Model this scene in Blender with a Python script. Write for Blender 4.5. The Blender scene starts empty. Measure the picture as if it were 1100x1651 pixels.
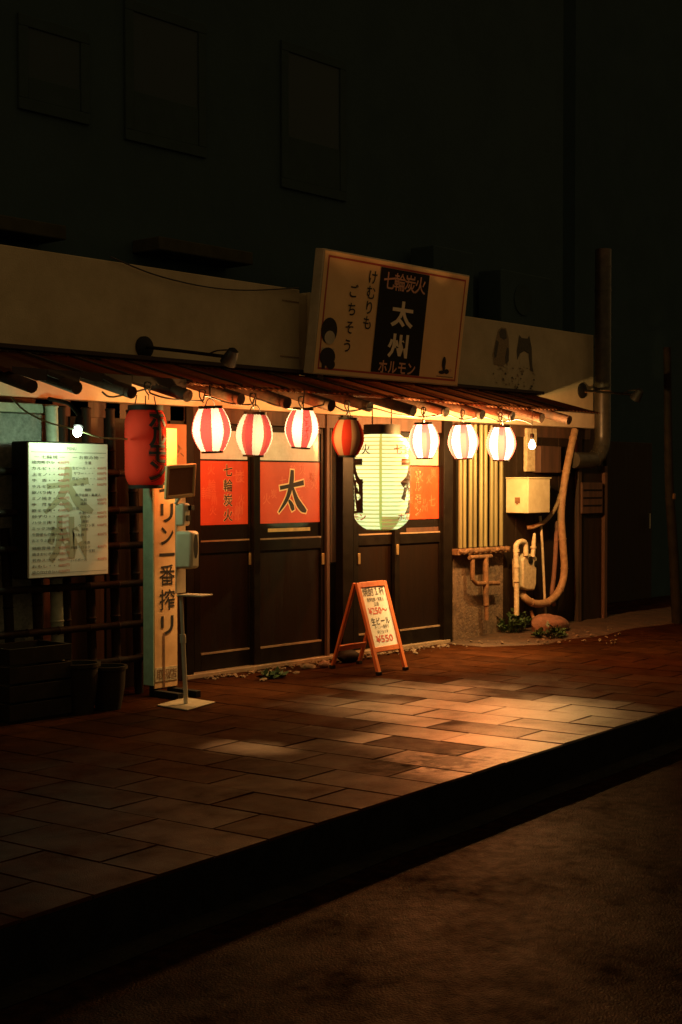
import bpy, bmesh, math, random
from mathutils import Vector, Matrix, noise as mnoise
random.seed(7)
scene = bpy.context.scene
COL = scene.collection
PI = math.pi

# ------------------------------------------------------------------ camera, world, exposure
FPX, CPX, CPY = 2293.0, 550.0, 825.5          # focal length and centre of the photograph in its pixels
ANG = math.atan2(2540 - 550, FPX)             # facade direction against the optical axis
PIT = math.atan(45.5 / FPX)
CAM = Vector((-8.50, -8.29, 1.55))
FW0 = Vector((math.cos(ANG), math.sin(ANG), 0)); RT = Vector((math.sin(ANG), -math.cos(ANG), 0)); UPV = Vector((0, 0, 1))
FW = FW0 * math.cos(PIT) - UPV * math.sin(PIT)
UP = FW0 * math.sin(PIT) + UPV * math.cos(PIT)
cam_data = bpy.data.cameras.new("camera"); cam = bpy.data.objects.new("camera", cam_data); COL.objects.link(cam)
cam_data.sensor_fit = 'VERTICAL'; cam_data.sensor_height = 36.0; cam_data.sensor_width = 24.0; cam_data.lens = 50.0
cam_data.clip_start = 0.1; cam_data.clip_end = 500
M4 = Matrix((RT, UP, -FW)).transposed().to_4x4(); M4.translation = CAM
cam.matrix_world = M4
scene.camera = cam

w = bpy.data.worlds.new("World"); scene.world = w; w.use_nodes = True
bg = w.node_tree.nodes["Background"]
bg.inputs[0].default_value = (1.0, 0.62, 0.24, 1); bg.inputs[1].default_value = 0.14   # dim town glow of the night sky

scene.view_settings.view_transform = 'Standard'; scene.view_settings.look = 'None'
scene.view_settings.exposure = 0.0; scene.view_settings.gamma = 1.0
cy = scene.cycles
cy.use_denoising = True; cy.max_bounces = 8; cy.diffuse_bounces = 4; cy.transparent_max_bounces = 16
cy.sample_clamp_indirect = 4.0; cy.caustics_reflective = False; cy.caustics_refractive = False

def ray(x, y): return FW + RT * ((x - CPX) / FPX) - UP * ((y - CPY) / FPX)
def U(x, y, Y=0.0):
    r = ray(x, y); return CAM + r * ((Y - CAM.y) / r.y)
def G(x, y, z=0.0):
    r = ray(x, y); return CAM + r * ((z - CAM.z) / r.z)
def PXM(p): return FPX / (Vector(p) - CAM).dot(FW)      # photo pixels per metre at a point

WARM = (1.0, 0.58, 0.20)

# ------------------------------------------------------------------ materials
def mat(name, c1, c2=None, rough=0.6, rough2=None, metal=0.0, scale=8.0, bump=0.0, bscale=40.0, detail=4, spec=0.5,
        emit=None, estr=0.0, island=False, stretch=None, coat=0.0, ramp=(0.35, 0.65)):
    m = bpy.data.materials.new(name); m.use_nodes = True
    nt = m.node_tree; N = nt.nodes; L = nt.links; p = N["Principled BSDF"]
    p.inputs["Base Color"].default_value = (*c1, 1); p.inputs["Roughness"].default_value = rough
    p.inputs["Metallic"].default_value = metal; p.inputs["Specular IOR Level"].default_value = spec
    if coat: p.inputs["Coat Weight"].default_value = coat; p.inputs["Coat Roughness"].default_value = 0.15
    tc = N.new("ShaderNodeNewGeometry"); src = tc.outputs["Position"]
    if stretch:
        mp = N.new("ShaderNodeMapping"); mp.inputs["Scale"].default_value = stretch; L.new(src, mp.inputs[0]); src = mp.outputs[0]
    if c2 is not None or rough2 is not None:
        n = N.new("ShaderNodeTexNoise"); n.inputs["Scale"].default_value = scale; n.inputs["Detail"].default_value = detail; n.inputs["Roughness"].default_value = 0.65
        L.new(src, n.inputs["Vector"])
        mr = N.new("ShaderNodeMapRange"); mr.inputs[1].default_value = ramp[0]; mr.inputs[2].default_value = ramp[1]; L.new(n.outputs[0], mr.inputs[0])
        f = mr.outputs[0]
        if c2 is not None:
            mx = N.new("ShaderNodeMix"); mx.data_type = 'RGBA'; mx.inputs[6].default_value = (*c1, 1); mx.inputs[7].default_value = (*c2, 1)
            L.new(f, mx.inputs[0]); colout = mx.outputs[2]
            if island:
                hs = N.new("ShaderNodeHueSaturation"); L.new(colout, hs.inputs["Color"])
                m2 = N.new("ShaderNodeMapRange"); m2.inputs[3].default_value = 0.75; m2.inputs[4].default_value = 1.2
                L.new(tc.outputs["Random Per Island"], m2.inputs[0]); L.new(m2.outputs[0], hs.inputs["Value"]); colout = hs.outputs[0]
            L.new(colout, p.inputs["Base Color"])
        if rough2 is not None:
            m3 = N.new("ShaderNodeMapRange"); m3.inputs[3].default_value = rough; m3.inputs[4].default_value = rough2
            L.new(f, m3.inputs[0]); L.new(m3.outputs[0], p.inputs["Roughness"])
    if bump:
        n2 = N.new("ShaderNodeTexNoise"); n2.inputs["Scale"].default_value = bscale; n2.inputs["Detail"].default_value = 3
        L.new(src, n2.inputs["Vector"])
        b = N.new("ShaderNodeBump"); b.inputs["Strength"].default_value = bump; b.inputs["Distance"].default_value = 0.01
        L.new(n2.outputs[0], b.inputs["Height"]); L.new(b.outputs[0], p.inputs["Normal"])
    if emit:
        p.inputs["Emission Color"].default_value = (*emit, 1); p.inputs["Emission Strength"].default_value = estr
    return m

def paper(name, col, transp=0.3, trans=0.6, through=None):
    m = bpy.data.materials.new(name); m.use_nodes = True
    nt = m.node_tree; N = nt.nodes; L = nt.links
    for n in list(N):
        if n.type != 'OUTPUT_MATERIAL': N.remove(n)
    out = N["Material Output"]
    d = N.new("ShaderNodeBsdfDiffuse"); d.inputs[0].default_value = (*col, 1)
    t = N.new("ShaderNodeBsdfTranslucent"); t.inputs[0].default_value = (*col, 1)
    a = N.new("ShaderNodeMixShader"); a.inputs[0].default_value = trans; L.new(d.outputs[0], a.inputs[1]); L.new(t.outputs[0], a.inputs[2])
    if transp > 0:
        tr = N.new("ShaderNodeBsdfTransparent"); tr.inputs[0].default_value = (*(through or col), 1)
        b = N.new("ShaderNodeMixShader"); b.inputs[0].default_value = transp; L.new(a.outputs[0], b.inputs[1]); L.new(tr.outputs[0], b.inputs[2]); a = b
    L.new(a.outputs[0], out.inputs[0])
    return m

def glow(name, col, strength):
    m = bpy.data.materials.new(name); m.use_nodes = True; p = m.node_tree.nodes["Principled BSDF"]
    p.inputs["Base Color"].default_value = (0.8, 0.8, 0.8, 1); p.inputs["Emission Color"].default_value = (*col, 1); p.inputs["Emission Strength"].default_value = strength
    return m

def clear_glow(name, col, strength):
    """clear lamp glass: lets the filament's light out and glows itself"""
    m = bpy.data.materials.new(name); m.use_nodes = True; N = m.node_tree.nodes; L = m.node_tree.links
    N.remove(N["Principled BSDF"])
    t = N.new("ShaderNodeBsdfTransparent"); e = N.new("ShaderNodeEmission"); e.inputs[0].default_value = (*col, 1); e.inputs[1].default_value = strength
    a = N.new("ShaderNodeAddShader"); L.new(t.outputs[0], a.inputs[0]); L.new(e.outputs[0], a.inputs[1]); L.new(a.outputs[0], N["Material Output"].inputs[0])
    return m

MT = dict(
    plaster=mat("cream_plaster", (0.56, 0.46, 0.29), (0.45, 0.36, 0.22), 0.85, scale=3, bump=0.25, bscale=90),
    lintel=mat("painted_lintel", (0.74, 0.58, 0.40), (0.62, 0.46, 0.31), 0.7, scale=5, bump=0.1, bscale=60),
    darkwood=mat("dark_stained_wood", (0.018, 0.011, 0.007), (0.03, 0.018, 0.011), 0.45, 0.65, scale=14, bump=0.2, bscale=50, stretch=(1, 1, .08), spec=0.12),
    doorwood=mat("door_board", (0.017, 0.009, 0.005), (0.010, 0.0055, 0.003), 0.34, 0.5, scale=16, bump=0.1, bscale=60, stretch=(1, 1, .1), spec=0.22),
    doorframe=mat("door_frame", (0.007, 0.005, 0.004), (0.011, 0.008, 0.005), 0.42, 0.55, scale=9, bump=0.08, bscale=50, spec=0.12),
    brownwood=mat("weathered_brown_wood", (0.10, 0.045, 0.026), (0.05, 0.025, 0.015), 0.7, scale=12, bump=0.3, bscale=45, stretch=(1, 1, .12)),
    log=mat("rafter_log", (0.07, 0.030, 0.016), (0.025, 0.012, 0.007), 0.7, scale=18, bump=0.3, bscale=50),
    threshold=mat("threshold_metal", (0.38, 0.28, 0.18), (0.25, 0.18, 0.12), 0.4, 0.6, scale=10),
    glassdark=mat("dark_door_glass", (0.015, 0.012, 0.01), None, 0.12, spec=0.5),
    stucco=mat("rough_grey_stucco", (0.34, 0.36, 0.33), (0.20, 0.22, 0.20), 0.9, scale=25, bump=1.0, bscale=60),
    rock=mat("rough_foundation", (0.20, 0.13, 0.08), (0.10, 0.065, 0.045), 0.9, scale=14, bump=1.0, bscale=40),
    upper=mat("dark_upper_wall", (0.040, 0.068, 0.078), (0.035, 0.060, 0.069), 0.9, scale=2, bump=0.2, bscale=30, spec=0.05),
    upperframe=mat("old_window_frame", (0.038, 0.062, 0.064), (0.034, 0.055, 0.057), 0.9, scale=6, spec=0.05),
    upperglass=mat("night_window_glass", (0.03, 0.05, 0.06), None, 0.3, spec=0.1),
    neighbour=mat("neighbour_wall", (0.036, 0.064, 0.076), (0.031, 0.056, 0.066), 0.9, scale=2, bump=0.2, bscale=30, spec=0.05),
    ledge=mat("dull_ledge", (0.055, 0.055, 0.036), (0.04, 0.04, 0.027), 0.9, scale=5, spec=0.05),
    white=mat("white_plastic", (0.76, 0.70, 0.52), (0.66, 0.60, 0.43), 0.4, scale=5),
    cream=mat("cream_metal_box", (0.70, 0.60, 0.40), (0.58, 0.48, 0.30), 0.5, scale=6),
    creampaint=mat("chipped_cream_paint", (0.66, 0.55, 0.36), (0.45, 0.34, 0.20), 0.5, scale=25, bump=0.2, bscale=60),
    boardwhite=mat("menu_board_face", (0.84, 0.82, 0.70), (0.78, 0.75, 0.62), 0.45, scale=4),
    black=mat("black_paint", (0.010, 0.009, 0.008), None, 0.6, spec=0.2),
    ink=mat("black_ink", (0.015, 0.012, 0.012), None, 0.7),
    greyink=mat("menu_watermark_ink", (0.46, 0.42, 0.28), None, 0.6),
    textgrey=mat("menu_text_ink", (0.11, 0.10, 0.085), None, 0.6),
    redink=mat("red_ink", (0.60, 0.09, 0.06), None, 0.6),
    palered=mat("pale_red_ink", (0.62, 0.22, 0.16), None, 0.6),
    signwhite=mat("sign_face", (0.86, 0.58, 0.28), (0.80, 0.52, 0.24), 0.6, scale=5),
    signside=mat("sign_side", (0.56, 0.49, 0.36), (0.46, 0.40, 0.29), 0.7, scale=9),
    signcream=mat("sign_white_lettering", (0.80, 0.70, 0.50), None, 0.6),
    signred=mat("sign_red_line", (0.40, 0.055, 0.03), None, 0.6),
    signpink=mat("sign_pink_lettering", (0.66, 0.36, 0.24), None, 0.6),
    bannerface=mat("aged_banner_board", (0.80, 0.50, 0.24), (0.60, 0.34, 0.15), 0.6, scale=4, detail=6),
    bannerside=mat("green_lit_edge", (0.42, 0.56, 0.38), (0.32, 0.42, 0.28), 0.6, scale=10),  # green light of the work lamp put into the edge colour
    rust=mat("rust_streaks", (0.25, 0.12, 0.05), (0.10, 0.05, 0.025), 0.8, scale=20),
    orangewood=mat("orange_varnished_wood", (0.60, 0.17, 0.05), (0.45, 0.11, 0.035), 0.4, scale=15, stretch=(1, 1, .15)),
    paperboard=mat("a_board_paper", (0.86, 0.86, 0.84), (0.80, 0.79, 0.74), 0.5, scale=5),
    poster=mat("plain_orange_paper", (0.30, 0.105, 0.036), (0.25, 0.082, 0.027), 0.7, scale=5),
    redfilm=mat("backlit_red_film", (0.62, 0.075, 0.022), (0.55, 0.06, 0.018), 0.35, scale=7, emit=(1.0, 0.085, 0.02), estr=0.10),
    filmmark=mat("faded_film_marks", (0.68, 0.15, 0.06), None, 0.5, emit=(1.0, 0.13, 0.04), estr=0.10),
    litpane=mat("lit_cream_pane", (0.62, 0.52, 0.34), (0.45, 0.36, 0.2), 0.25, scale=6, emit=(1.0, 0.70, 0.32), estr=0.28),
    kanjiedge=mat("cream_outline", (0.80, 0.55, 0.22), None, 0.5, emit=(1.0, 0.6, 0.2), estr=0.2),
    yellowstrip=mat("glowing_yellow_strip", (0.5, 0.35, 0.1), (0.25, 0.15, 0.05), 0.5, scale=14, emit=(1.0, 0.6, 0.12), estr=0.10),  # yellow strip with a faint emission of its own
    bamboo=mat("pale_green_bamboo", (0.26, 0.25, 0.11), (0.17, 0.15, 0.07), 0.5, scale=14, stretch=(1, 1, .1)),
    oldbamboo=mat("old_brown_bamboo", (0.022, 0.012, 0.007), (0.010, 0.006, 0.004), 0.7, scale=14, stretch=(1, 1, .15), spec=0.15),
    palebamboo=mat("pale_pipe", (0.42, 0.46, 0.36), (0.30, 0.33, 0.25), 0.55, scale=20),
    bars=mat("olive_bars", (0.24, 0.20, 0.09), (0.15, 0.12, 0.055), 0.5, scale=14, stretch=(1, 1, .1)),
    duct=mat("galvanised_duct", (0.055, 0.046, 0.030), (0.028, 0.024, 0.017), 0.30, 0.45, metal=0.0, scale=12),
    hose=mat("taped_hose", (0.42, 0.26, 0.13), (0.28, 0.16, 0.08), 0.65, scale=25, bump=0.3, bscale=80),
    steel=mat("steel_pole", (0.62, 0.58, 0.48), (0.5, 0.46, 0.36), 0.3, 0.45, metal=0.4, scale=10),
    plate=mat("base_plate", (0.30, 0.24, 0.16), (0.22, 0.17, 0.11), 0.55, scale=12),
    stone=mat("reddish_stone", (0.26, 0.12, 0.075), (0.16, 0.08, 0.05), 0.85, scale=18, bump=0.7, bscale=40),
    pebble=mat("pale_rubble", (0.20, 0.13, 0.075), (0.09, 0.06, 0.035), 0.9, scale=20, bump=0.4, bscale=60, island=True),
    leaf=mat("weed_leaf", (0.035, 0.07, 0.018), (0.02, 0.042, 0.011), 0.5, scale=20),
    wire=mat("black_wire", (0.02, 0.016, 0.012), None, 0.5),
    palewire=mat("pale_wire", (0.40, 0.40, 0.24), None, 0.5),
    asphalt=mat("asphalt", (0.022, 0.010, 0.0045), (0.003, 0.002, 0.0012), 0.36, 0.5, scale=14, bump=0.5, bscale=110, detail=12, spec=0.05, ramp=(.32, .68)),
    gutter=mat("gutter_concrete", (0.014, 0.012, 0.010), (0.004, 0.004, 0.003), 0.6, 0.8, scale=4, bump=0.8, bscale=60, spec=0.1),  # dull dark concrete strip at the kerb foot
    kerb=mat("kerb_concrete", (0.009, 0.010, 0.010), (0.005, 0.0055, 0.0055), 0.9, scale=9, bump=0.5, bscale=60, spec=0.05),
    soil=mat("bare_soil", (0.085, 0.045, 0.022), (0.04, 0.022, 0.012), 0.85, scale=7, bump=1.0, bscale=35, detail=6),
    joint=mat("paver_joint", (0.010, 0.006, 0.004), None, 0.8, spec=0.1),
    clay=mat("dark_clay", (0.018, 0.012, 0.008), (0.011, 0.008, 0.006), 0.7, scale=9, spec=0.15),
    crate=mat("crate_wood", (0.018, 0.014, 0.009), (0.010, 0.008, 0.005), 0.8, scale=9, spec=0.1),
    redpaper=paper("unlit_red_paper", (0.68, 0.055, 0.032), 0.0, 0.25),
    wpaper=paper("white_lantern_paper_lit", (0.052, 0.056, 0.072), 0.32, 0.62, (0.86, 0.76, 0.60)),  # lit copy, darkened and cooled to offset the strong lamp inside
    rpaper=paper("red_lantern_paper_lit", (0.026, 0.0050, 0.0082), 0.32, 0.62, (0.72, 0.26, 0.15)),  # lit red copy, darkened against the same strong lamp
    wpaper_off=paper("white_lantern_paper_unlit", (0.40, 0.24, 0.16), 0.0, 0.2),  # same paper coloured for the lantern without a lamp
    rpaper_off=paper("red_lantern_paper_unlit", (0.38, 0.035, 0.022), 0.0, 0.2),
    gpaper=paper("greenish_lantern_paper", (0.84, 0.88, 0.76), 0.10, 0.7),
    grib=paper("green_lantern_rib", (0.42, 0.48, 0.18), 0.05, 0.6),
    beige=paper("beige_lit_patch", (0.70, 0.50, 0.28), 0.0, 0.3),  # unlit lower paper, orange light from outside put into its colour
    sheet=paper("brown_corrugated_sheet", (0.075, 0.026, 0.013), 0.0, 0.22),
    sheetdark=mat("dark_batten", (0.03, 0.016, 0.012), None, 0.7),
    bulbglow=clear_glow("bare_bulb_glass", (1.0, 0.72, 0.36), 25.0),
    greenglow=glow("fluorescent_bulb_glass", (0.80, 1.0, 0.78), 30.0),
    lens=mat("lamp_lens", (0.30, 0.26, 0.18), None, 0.15),
    brass=mat("brass_handle", (0.50, 0.36, 0.18), None, 0.35, metal=0.6),
    mural1=mat("mural_dark_paint", (0.05, 0.045, 0.035), (0.10, 0.08, 0.05), 0.7, scale=40),
    mural2=mat("mural_mid_paint", (0.30, 0.22, 0.12), (0.20, 0.13, 0.07), 0.7, scale=60),
)

def paver_mat():
    m = mat("brown_pavers", (0.040, 0.0125, 0.004), (0.020, 0.0062, 0.002), 0.34, None, scale=5, bump=0.35, bscale=160, detail=8, island=True)
    nt = m.node_tree; N = nt.nodes; L = nt.links; p = N["Principled BSDF"]
    geo = [n for n in N if n.type == 'NEW_GEOMETRY'][0]
    n = N.new("ShaderNodeTexNoise"); n.inputs["Scale"].default_value = 2.6; n.inputs["Detail"].default_value = 6; L.new(geo.outputs["Position"], n.inputs["Vector"])
    dist = None
    for (px, py, ra) in ((412, 1205, .20), (618, 1138, .50), (690, 1114, .42), (800, 1185, .52), (862, 1192, .60), (885, 1146, .55), (770, 1225, .34)):
        q = G(px, py)
        sb = N.new("ShaderNodeVectorMath"); sb.operation = 'DISTANCE'; sb.inputs[1].default_value = q; L.new(geo.outputs["Position"], sb.inputs[0])
        dv = N.new("ShaderNodeMath"); dv.operation = 'DIVIDE'; dv.inputs[1].default_value = ra; L.new(sb.outputs["Value"], dv.inputs[0])
        if dist is None: dist = dv
        else:
            mn = N.new("ShaderNodeMath"); mn.operation = 'MINIMUM'; L.new(dist.outputs[0], mn.inputs[0]); L.new(dv.outputs[0], mn.inputs[1]); dist = mn
    a1 = N.new("ShaderNodeMath"); a1.operation = 'MULTIPLY_ADD'; a1.inputs[1].default_value = 1.5; L.new(n.outputs[0], a1.inputs[0]); L.new(dist.outputs[0], a1.inputs[2])
    a2 = N.new("ShaderNodeMath"); a2.operation = 'MULTIPLY_ADD'; a2.inputs[1].default_value = 1.5; L.new(geo.outputs["Random Per Island"], a2.inputs[0]); L.new(a1.outputs[0], a2.inputs[2])
    wet = N.new("ShaderNodeMapRange"); wet.interpolation_type = 'SMOOTHSTEP'; wet.inputs[1].default_value = 1.35; wet.inputs[2].default_value = 3.1; wet.inputs[3].default_value = 1.0; wet.inputs[4].default_value = 0.0
    L.new(a2.outputs[0], wet.inputs[0])
    r = N.new("ShaderNodeMapRange"); r.inputs[3].default_value = 0.42; r.inputs[4].default_value = 0.29; L.new(wet.outputs[0], r.inputs[0]); L.new(r.outputs[0], p.inputs["Roughness"])
    sx = N.new("ShaderNodeSeparateXYZ"); L.new(geo.outputs["Position"], sx.inputs[0])
    rw = N.new("ShaderNodeMapRange"); rw.inputs[1].default_value = -3.2; rw.inputs[2].default_value = -1.8; rw.inputs[3].default_value = 0.31; rw.inputs[4].default_value = 0.50
    L.new(sx.outputs["Y"], rw.inputs[0]); L.new(rw.outputs[0], r.inputs[4])      # wet spots get rougher towards the wall to spread the lamp highlights
    sp = N.new("ShaderNodeMapRange"); sp.inputs[3].default_value = 0.018; sp.inputs[4].default_value = 0.8; L.new(wet.outputs[0], sp.inputs[0]); L.new(sp.outputs[0], p.inputs["Specular IOR Level"])
    # scorch stain on the paving near the kerb
    c = G(718, 1228)
    sub = N.new("ShaderNodeVectorMath"); sub.operation = 'SUBTRACT'; sub.inputs[1].default_value = c; L.new(geo.outputs["Position"], sub.inputs[0])
    sc = N.new("ShaderNodeVectorMath"); sc.operation = 'MULTIPLY'; sc.inputs[1].default_value = (2.0, 3.0, 1); L.new(sub.outputs[0], sc.inputs[0])
    ln = N.new("ShaderNodeVectorMath"); ln.operation = 'LENGTH'; L.new(sc.outputs[0], ln.inputs[0])
    n3 = N.new("ShaderNodeTexNoise"); n3.inputs["Scale"].default_value = 14; n3.inputs["Detail"].default_value = 6; L.new(geo.outputs["Position"], n3.inputs["Vector"])
    ad = N.new("ShaderNodeMath"); ad.operation = 'MULTIPLY_ADD'; ad.inputs[1].default_value = 1.8; L.new(n3.outputs[0], ad.inputs[0]); L.new(ln.outputs["Value"], ad.inputs[2])
    mr = N.new("ShaderNodeMapRange"); mr.inputs[1].default_value = 1.25; mr.inputs[2].default_value = 2.05; mr.inputs[3].default_value = 0.05; L.new(ad.outputs[0], mr.inputs[0])
    ml = N.new("ShaderNodeMath"); ml.operation = 'MULTIPLY'; 
    n4 = N.new("ShaderNodeTexNoise"); n4.inputs["Scale"].default_value = 3.2; n4.inputs["Detail"].default_value = 7; n4.inputs["Roughness"].default_value = 0.7; L.new(geo.outputs["Position"], n4.inputs["Vector"])
    b1 = N.new("ShaderNodeMapRange"); b1.inputs[1].default_value = 0.36; b1.inputs[2].default_value = 0.64; b1.inputs[3].default_value = 0.25; b1.inputs[4].default_value = 1.35; L.new(n4.outputs[0], b1.inputs[0])
    b2 = N.new("ShaderNodeMath"); b2.operation = 'MULTIPLY_ADD'; b2.inputs[1].default_value = 7.31; b2.inputs[2].default_value = 0.37; L.new(geo.outputs["Random Per Island"], b2.inputs[0])
    b3 = N.new("ShaderNodeMath"); b3.operation = 'FRACT'; L.new(b2.outputs[0], b3.inputs[0])
    b4 = N.new("ShaderNodeMapRange"); b4.inputs[3].default_value = 0.45; b4.inputs[4].default_value = 1.4; L.new(b3.outputs[0], b4.inputs[0])
    b5 = N.new("ShaderNodeMath"); b5.operation = 'MULTIPLY'; L.new(b1.outputs[0], b5.inputs[0]); L.new(b4.outputs[0], b5.inputs[1])
    b6 = N.new("ShaderNodeMath"); b6.operation = 'MULTIPLY'; L.new(b5.outputs[0], b6.inputs[0]); L.new(sp.outputs[0], b6.inputs[1])
    L.new(b6.outputs[0], ml.inputs[0]); L.new(mr.outputs[0], ml.inputs[1]); L.new(ml.outputs[0], p.inputs["Specular IOR Level"])
    src = p.inputs["Base Color"].links[0].from_socket
    mx = N.new("ShaderNodeMix"); mx.data_type = 'RGBA'; mx.inputs[6].default_value = (0.014, 0.008, 0.005, 1); L.new(mr.outputs[0], mx.inputs[0]); L.new(src, mx.inputs[7])
    L.new(mx.outputs[2], p.inputs["Base Color"])
    return m
MT['pavers'] = paver_mat()
def shine(m, scale, lo, hi, a, b):
    """patchy sheen of a half dried surface"""
    N = m.node_tree.nodes; L = m.node_tree.links; g = N.new("ShaderNodeNewGeometry")
    n = N.new("ShaderNodeTexNoise"); n.inputs["Scale"].default_value = scale; n.inputs["Detail"].default_value = 9; n.inputs["Roughness"].default_value = 0.68; L.new(g.outputs["Position"], n.inputs["Vector"])
    r = N.new("ShaderNodeMapRange"); r.inputs[1].default_value = lo; r.inputs[2].default_value = hi; r.inputs[3].default_value = a; r.inputs[4].default_value = b
    L.new(n.outputs[0], r.inputs[0]); L.new(r.outputs[0], N["Principled BSDF"].inputs["Specular IOR Level"])
shine(MT['asphalt'], 2.6, .32, .68, 0.001, 0.013)

# ------------------------------------------------------------------ text cache
_TX = {}
def text2d(s, bold=0.0):
    """triangulated outline of one line of text at size 1, centred on its own bounds: (verts2d, faces, w, h)"""
    k = (s, bold)
    if k not in _TX:
        cu = bpy.data.curves.new("lettering_outline", 'FONT'); cu.body = s; cu.size = 1.0; cu.offset = bold; cu.resolution_u = 3
        ob = bpy.data.objects.new("lettering_outline", cu); COL.objects.link(ob)
        bpy.context.view_layer.update()
        dg = bpy.context.evaluated_depsgraph_get()
        me = bpy.data.meshes.new_from_object(ob.evaluated_get(dg))
        vs = [(v.co.x, v.co.y) for v in me.vertices]; fs = [tuple(p.vertices) for p in me.polygons]
        bpy.data.objects.remove(ob); bpy.data.curves.remove(cu); bpy.data.meshes.remove(me)
        if vs:
            x0 = min(v[0] for v in vs); x1 = max(v[0] for v in vs); y0 = min(v[1] for v in vs); y1 = max(v[1] for v in vs)
        else: x0 = x1 = y0 = y1 = 0
        cx, cyy = (x0 + x1) / 2, (y0 + y1) / 2
        _TX[k] = ([(a - cx, b - cyy) for a, b in vs], fs, x1 - x0, y1 - y0)
    return _TX[k]

# ------------------------------------------------------------------ mesh collector
def catmull(pts, k=6):
    P = [Vector(p) for p in pts]; out = []
    for i in range(len(P) - 1):
        a = P[max(i - 1, 0)]; b = P[i]; c = P[i + 1]; d = P[min(i + 2, len(P) - 1)]
        for j in range(k):
            t = j / k
            out.append(0.5 * ((2 * b) + (c - a) * t + (2 * a - 5 * b + 4 * c - d) * t * t + (3 * b - a - 3 * c + d) * t ** 3))
    out.append(P[-1]); return out

class MB:
    def __init__(self): self.v = []; self.f = []; self.m = []
    def add(self, vs, fs, mi=0):
        o = len(self.v); self.v += [Vector(v) for v in vs]
        for f in fs: self.f.append(tuple(i + o for i in f)); self.m.append(mi)
        return self
    def box(self, x0, x1, y0, y1, z0, z1, mi=0):
        vs = [(x, y, z) for z in (z0, z1) for y in (y0, y1) for x in (x0, x1)]
        return self.add(vs, [(0, 2, 3, 1), (4, 5, 7, 6), (0, 1, 5, 4), (2, 6, 7, 3), (0, 4, 6, 2), (1, 3, 7, 5)], mi)
    def bar(self, p0, p1, wd, th, nrm, mi=0):
        """a bar of rectangular section from p0 to p1; th is measured along nrm"""
        p0 = Vector(p0); p1 = Vector(p1); d = (p1 - p0).normalized(); n = Vector(nrm); n = (n - d * n.dot(d)).normalized(); s = d.cross(n)
        vs = [p + s * (a * wd / 2) + n * (b * th / 2) for p in (p0, p1) for b in (-1, 1) for a in (-1, 1)]
        return self.add(vs, [(0, 2, 3, 1), (4, 5, 7, 6), (0, 1, 5, 4), (2, 6, 7, 3), (0, 4, 6, 2), (1, 3, 7, 5)], mi)
    def tube(self, pts, r, n=10, mi=0, caps=True, capmi=None):
        P = [Vector(p) for p in pts]; R = r if isinstance(r, (list, tuple)) else [r] * len(P)
        d = (P[1] - P[0]).normalized(); ref = Vector((0, 0, 1)) if abs(d.z) < 0.9 else Vector((1, 0, 0))
        nx = d.cross(ref).normalized(); vs = []
        for i, p in enumerate(P):
            t = (P[min(i + 1, len(P) - 1)] - P[max(i - 1, 0)]).normalized()
            nx = (nx - t * nx.dot(t)).normalized(); ny = t.cross(nx)
            for k in range(n):
                a = 2 * PI * k / n; vs.append(p + (nx * math.cos(a) + ny * math.sin(a)) * R[i])
        fs = [(i * n + k, i * n + (k + 1) % n, (i + 1) * n + (k + 1) % n, (i + 1) * n + k) for i in range(len(P) - 1) for k in range(n)]
        self.add(vs, fs, mi)
        if caps:
            o = len(self.v) - len(vs)
            self.f.append(tuple(o + k for k in reversed(range(n)))); self.m.append(mi if capmi is None else capmi)
            self.f.append(tuple(o + (len(P) - 1) * n + k for k in range(n))); self.m.append(mi if capmi is None else capmi)
        return self
    def lathe(self, c, prof, n=32, mi=0, axis=(0, 0, 1), capb=True, capt=True):
        c = Vector(c); z = Vector(axis).normalized(); ref = Vector((1, 0, 0)) if abs(z.x) < 0.9 else Vector((0, 1, 0))
        x = (ref - z * ref.dot(z)).normalized(); y = z.cross(x)
        vs = [c + z * h + (x * math.cos(2 * PI * k / n) + y * math.sin(2 * PI * k / n)) * r for r, h in prof for k in range(n)]
        o = len(self.v); self.v += vs
        for i in range(len(prof) - 1):
            for k in range(n):
                self.f.append((o + i * n + k, o + i * n + (k + 1) % n, o + (i + 1) * n + (k + 1) % n, o + (i + 1) * n + k))
                self.m.append(mi(i, k) if callable(mi) else mi)
        mc = 0 if callable(mi) else mi
        if capb: self.f.append(tuple(o + k for k in reversed(range(n)))); self.m.append(mc)
        if capt: self.f.append(tuple(o + (len(prof) - 1) * n + k for k in range(n))); self.m.append(mc)
        return self
    def prism(self, pts, org, ux, uz, th, mi=0):
        """flat outline pts (u, v) in the plane org + u*ux + v*uz, given thickness th away from the viewer side"""
        org = Vector(org); ux = Vector(ux); uz = Vector(uz); n = ux.cross(uz).normalized()
        k = len(pts); a = [org + ux * u + uz * v for u, v in pts]; b = [p - n * th for p in a]
        return self.add(a + b, [tuple(range(k)), tuple(reversed(range(k, 2 * k)))] + [(i, k + i, k + (i + 1) % k, (i + 1) % k) for i in range(k)], mi)
    def text(self, s, org, ux, uz, h, bold=0.0, mi=0, w=None, align='C'):
        """one line of text centred at org, h = height of a full character cell"""
        vs, fs, tw, thh = text2d(s, bold)
        if not vs: return self
        org = Vector(org); ux = Vector(ux).normalized(); uz = Vector(uz).normalized()
        sx = sz = h / 0.92
        if w is not None: sx = w / max(tw, 1e-6)
        off = tw * sx / 2 if align == 'L' else (-tw * sx / 2 if align == 'R' else 0)
        return self.add([org + ux * (a * sx + off) + uz * (b * sz) for a, b in vs], fs, mi)
    def column(self, s, top, ux, uz, pitch, h, bold=0.0, mi=0, wide=None):
        for i, ch in enumerate(s):
            if ch.strip(): self.text(ch, Vector(top) - Vector(uz).normalized() * (pitch * (i + 0.5)), ux, uz, h, bold, mi, wide)
        return self
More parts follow.
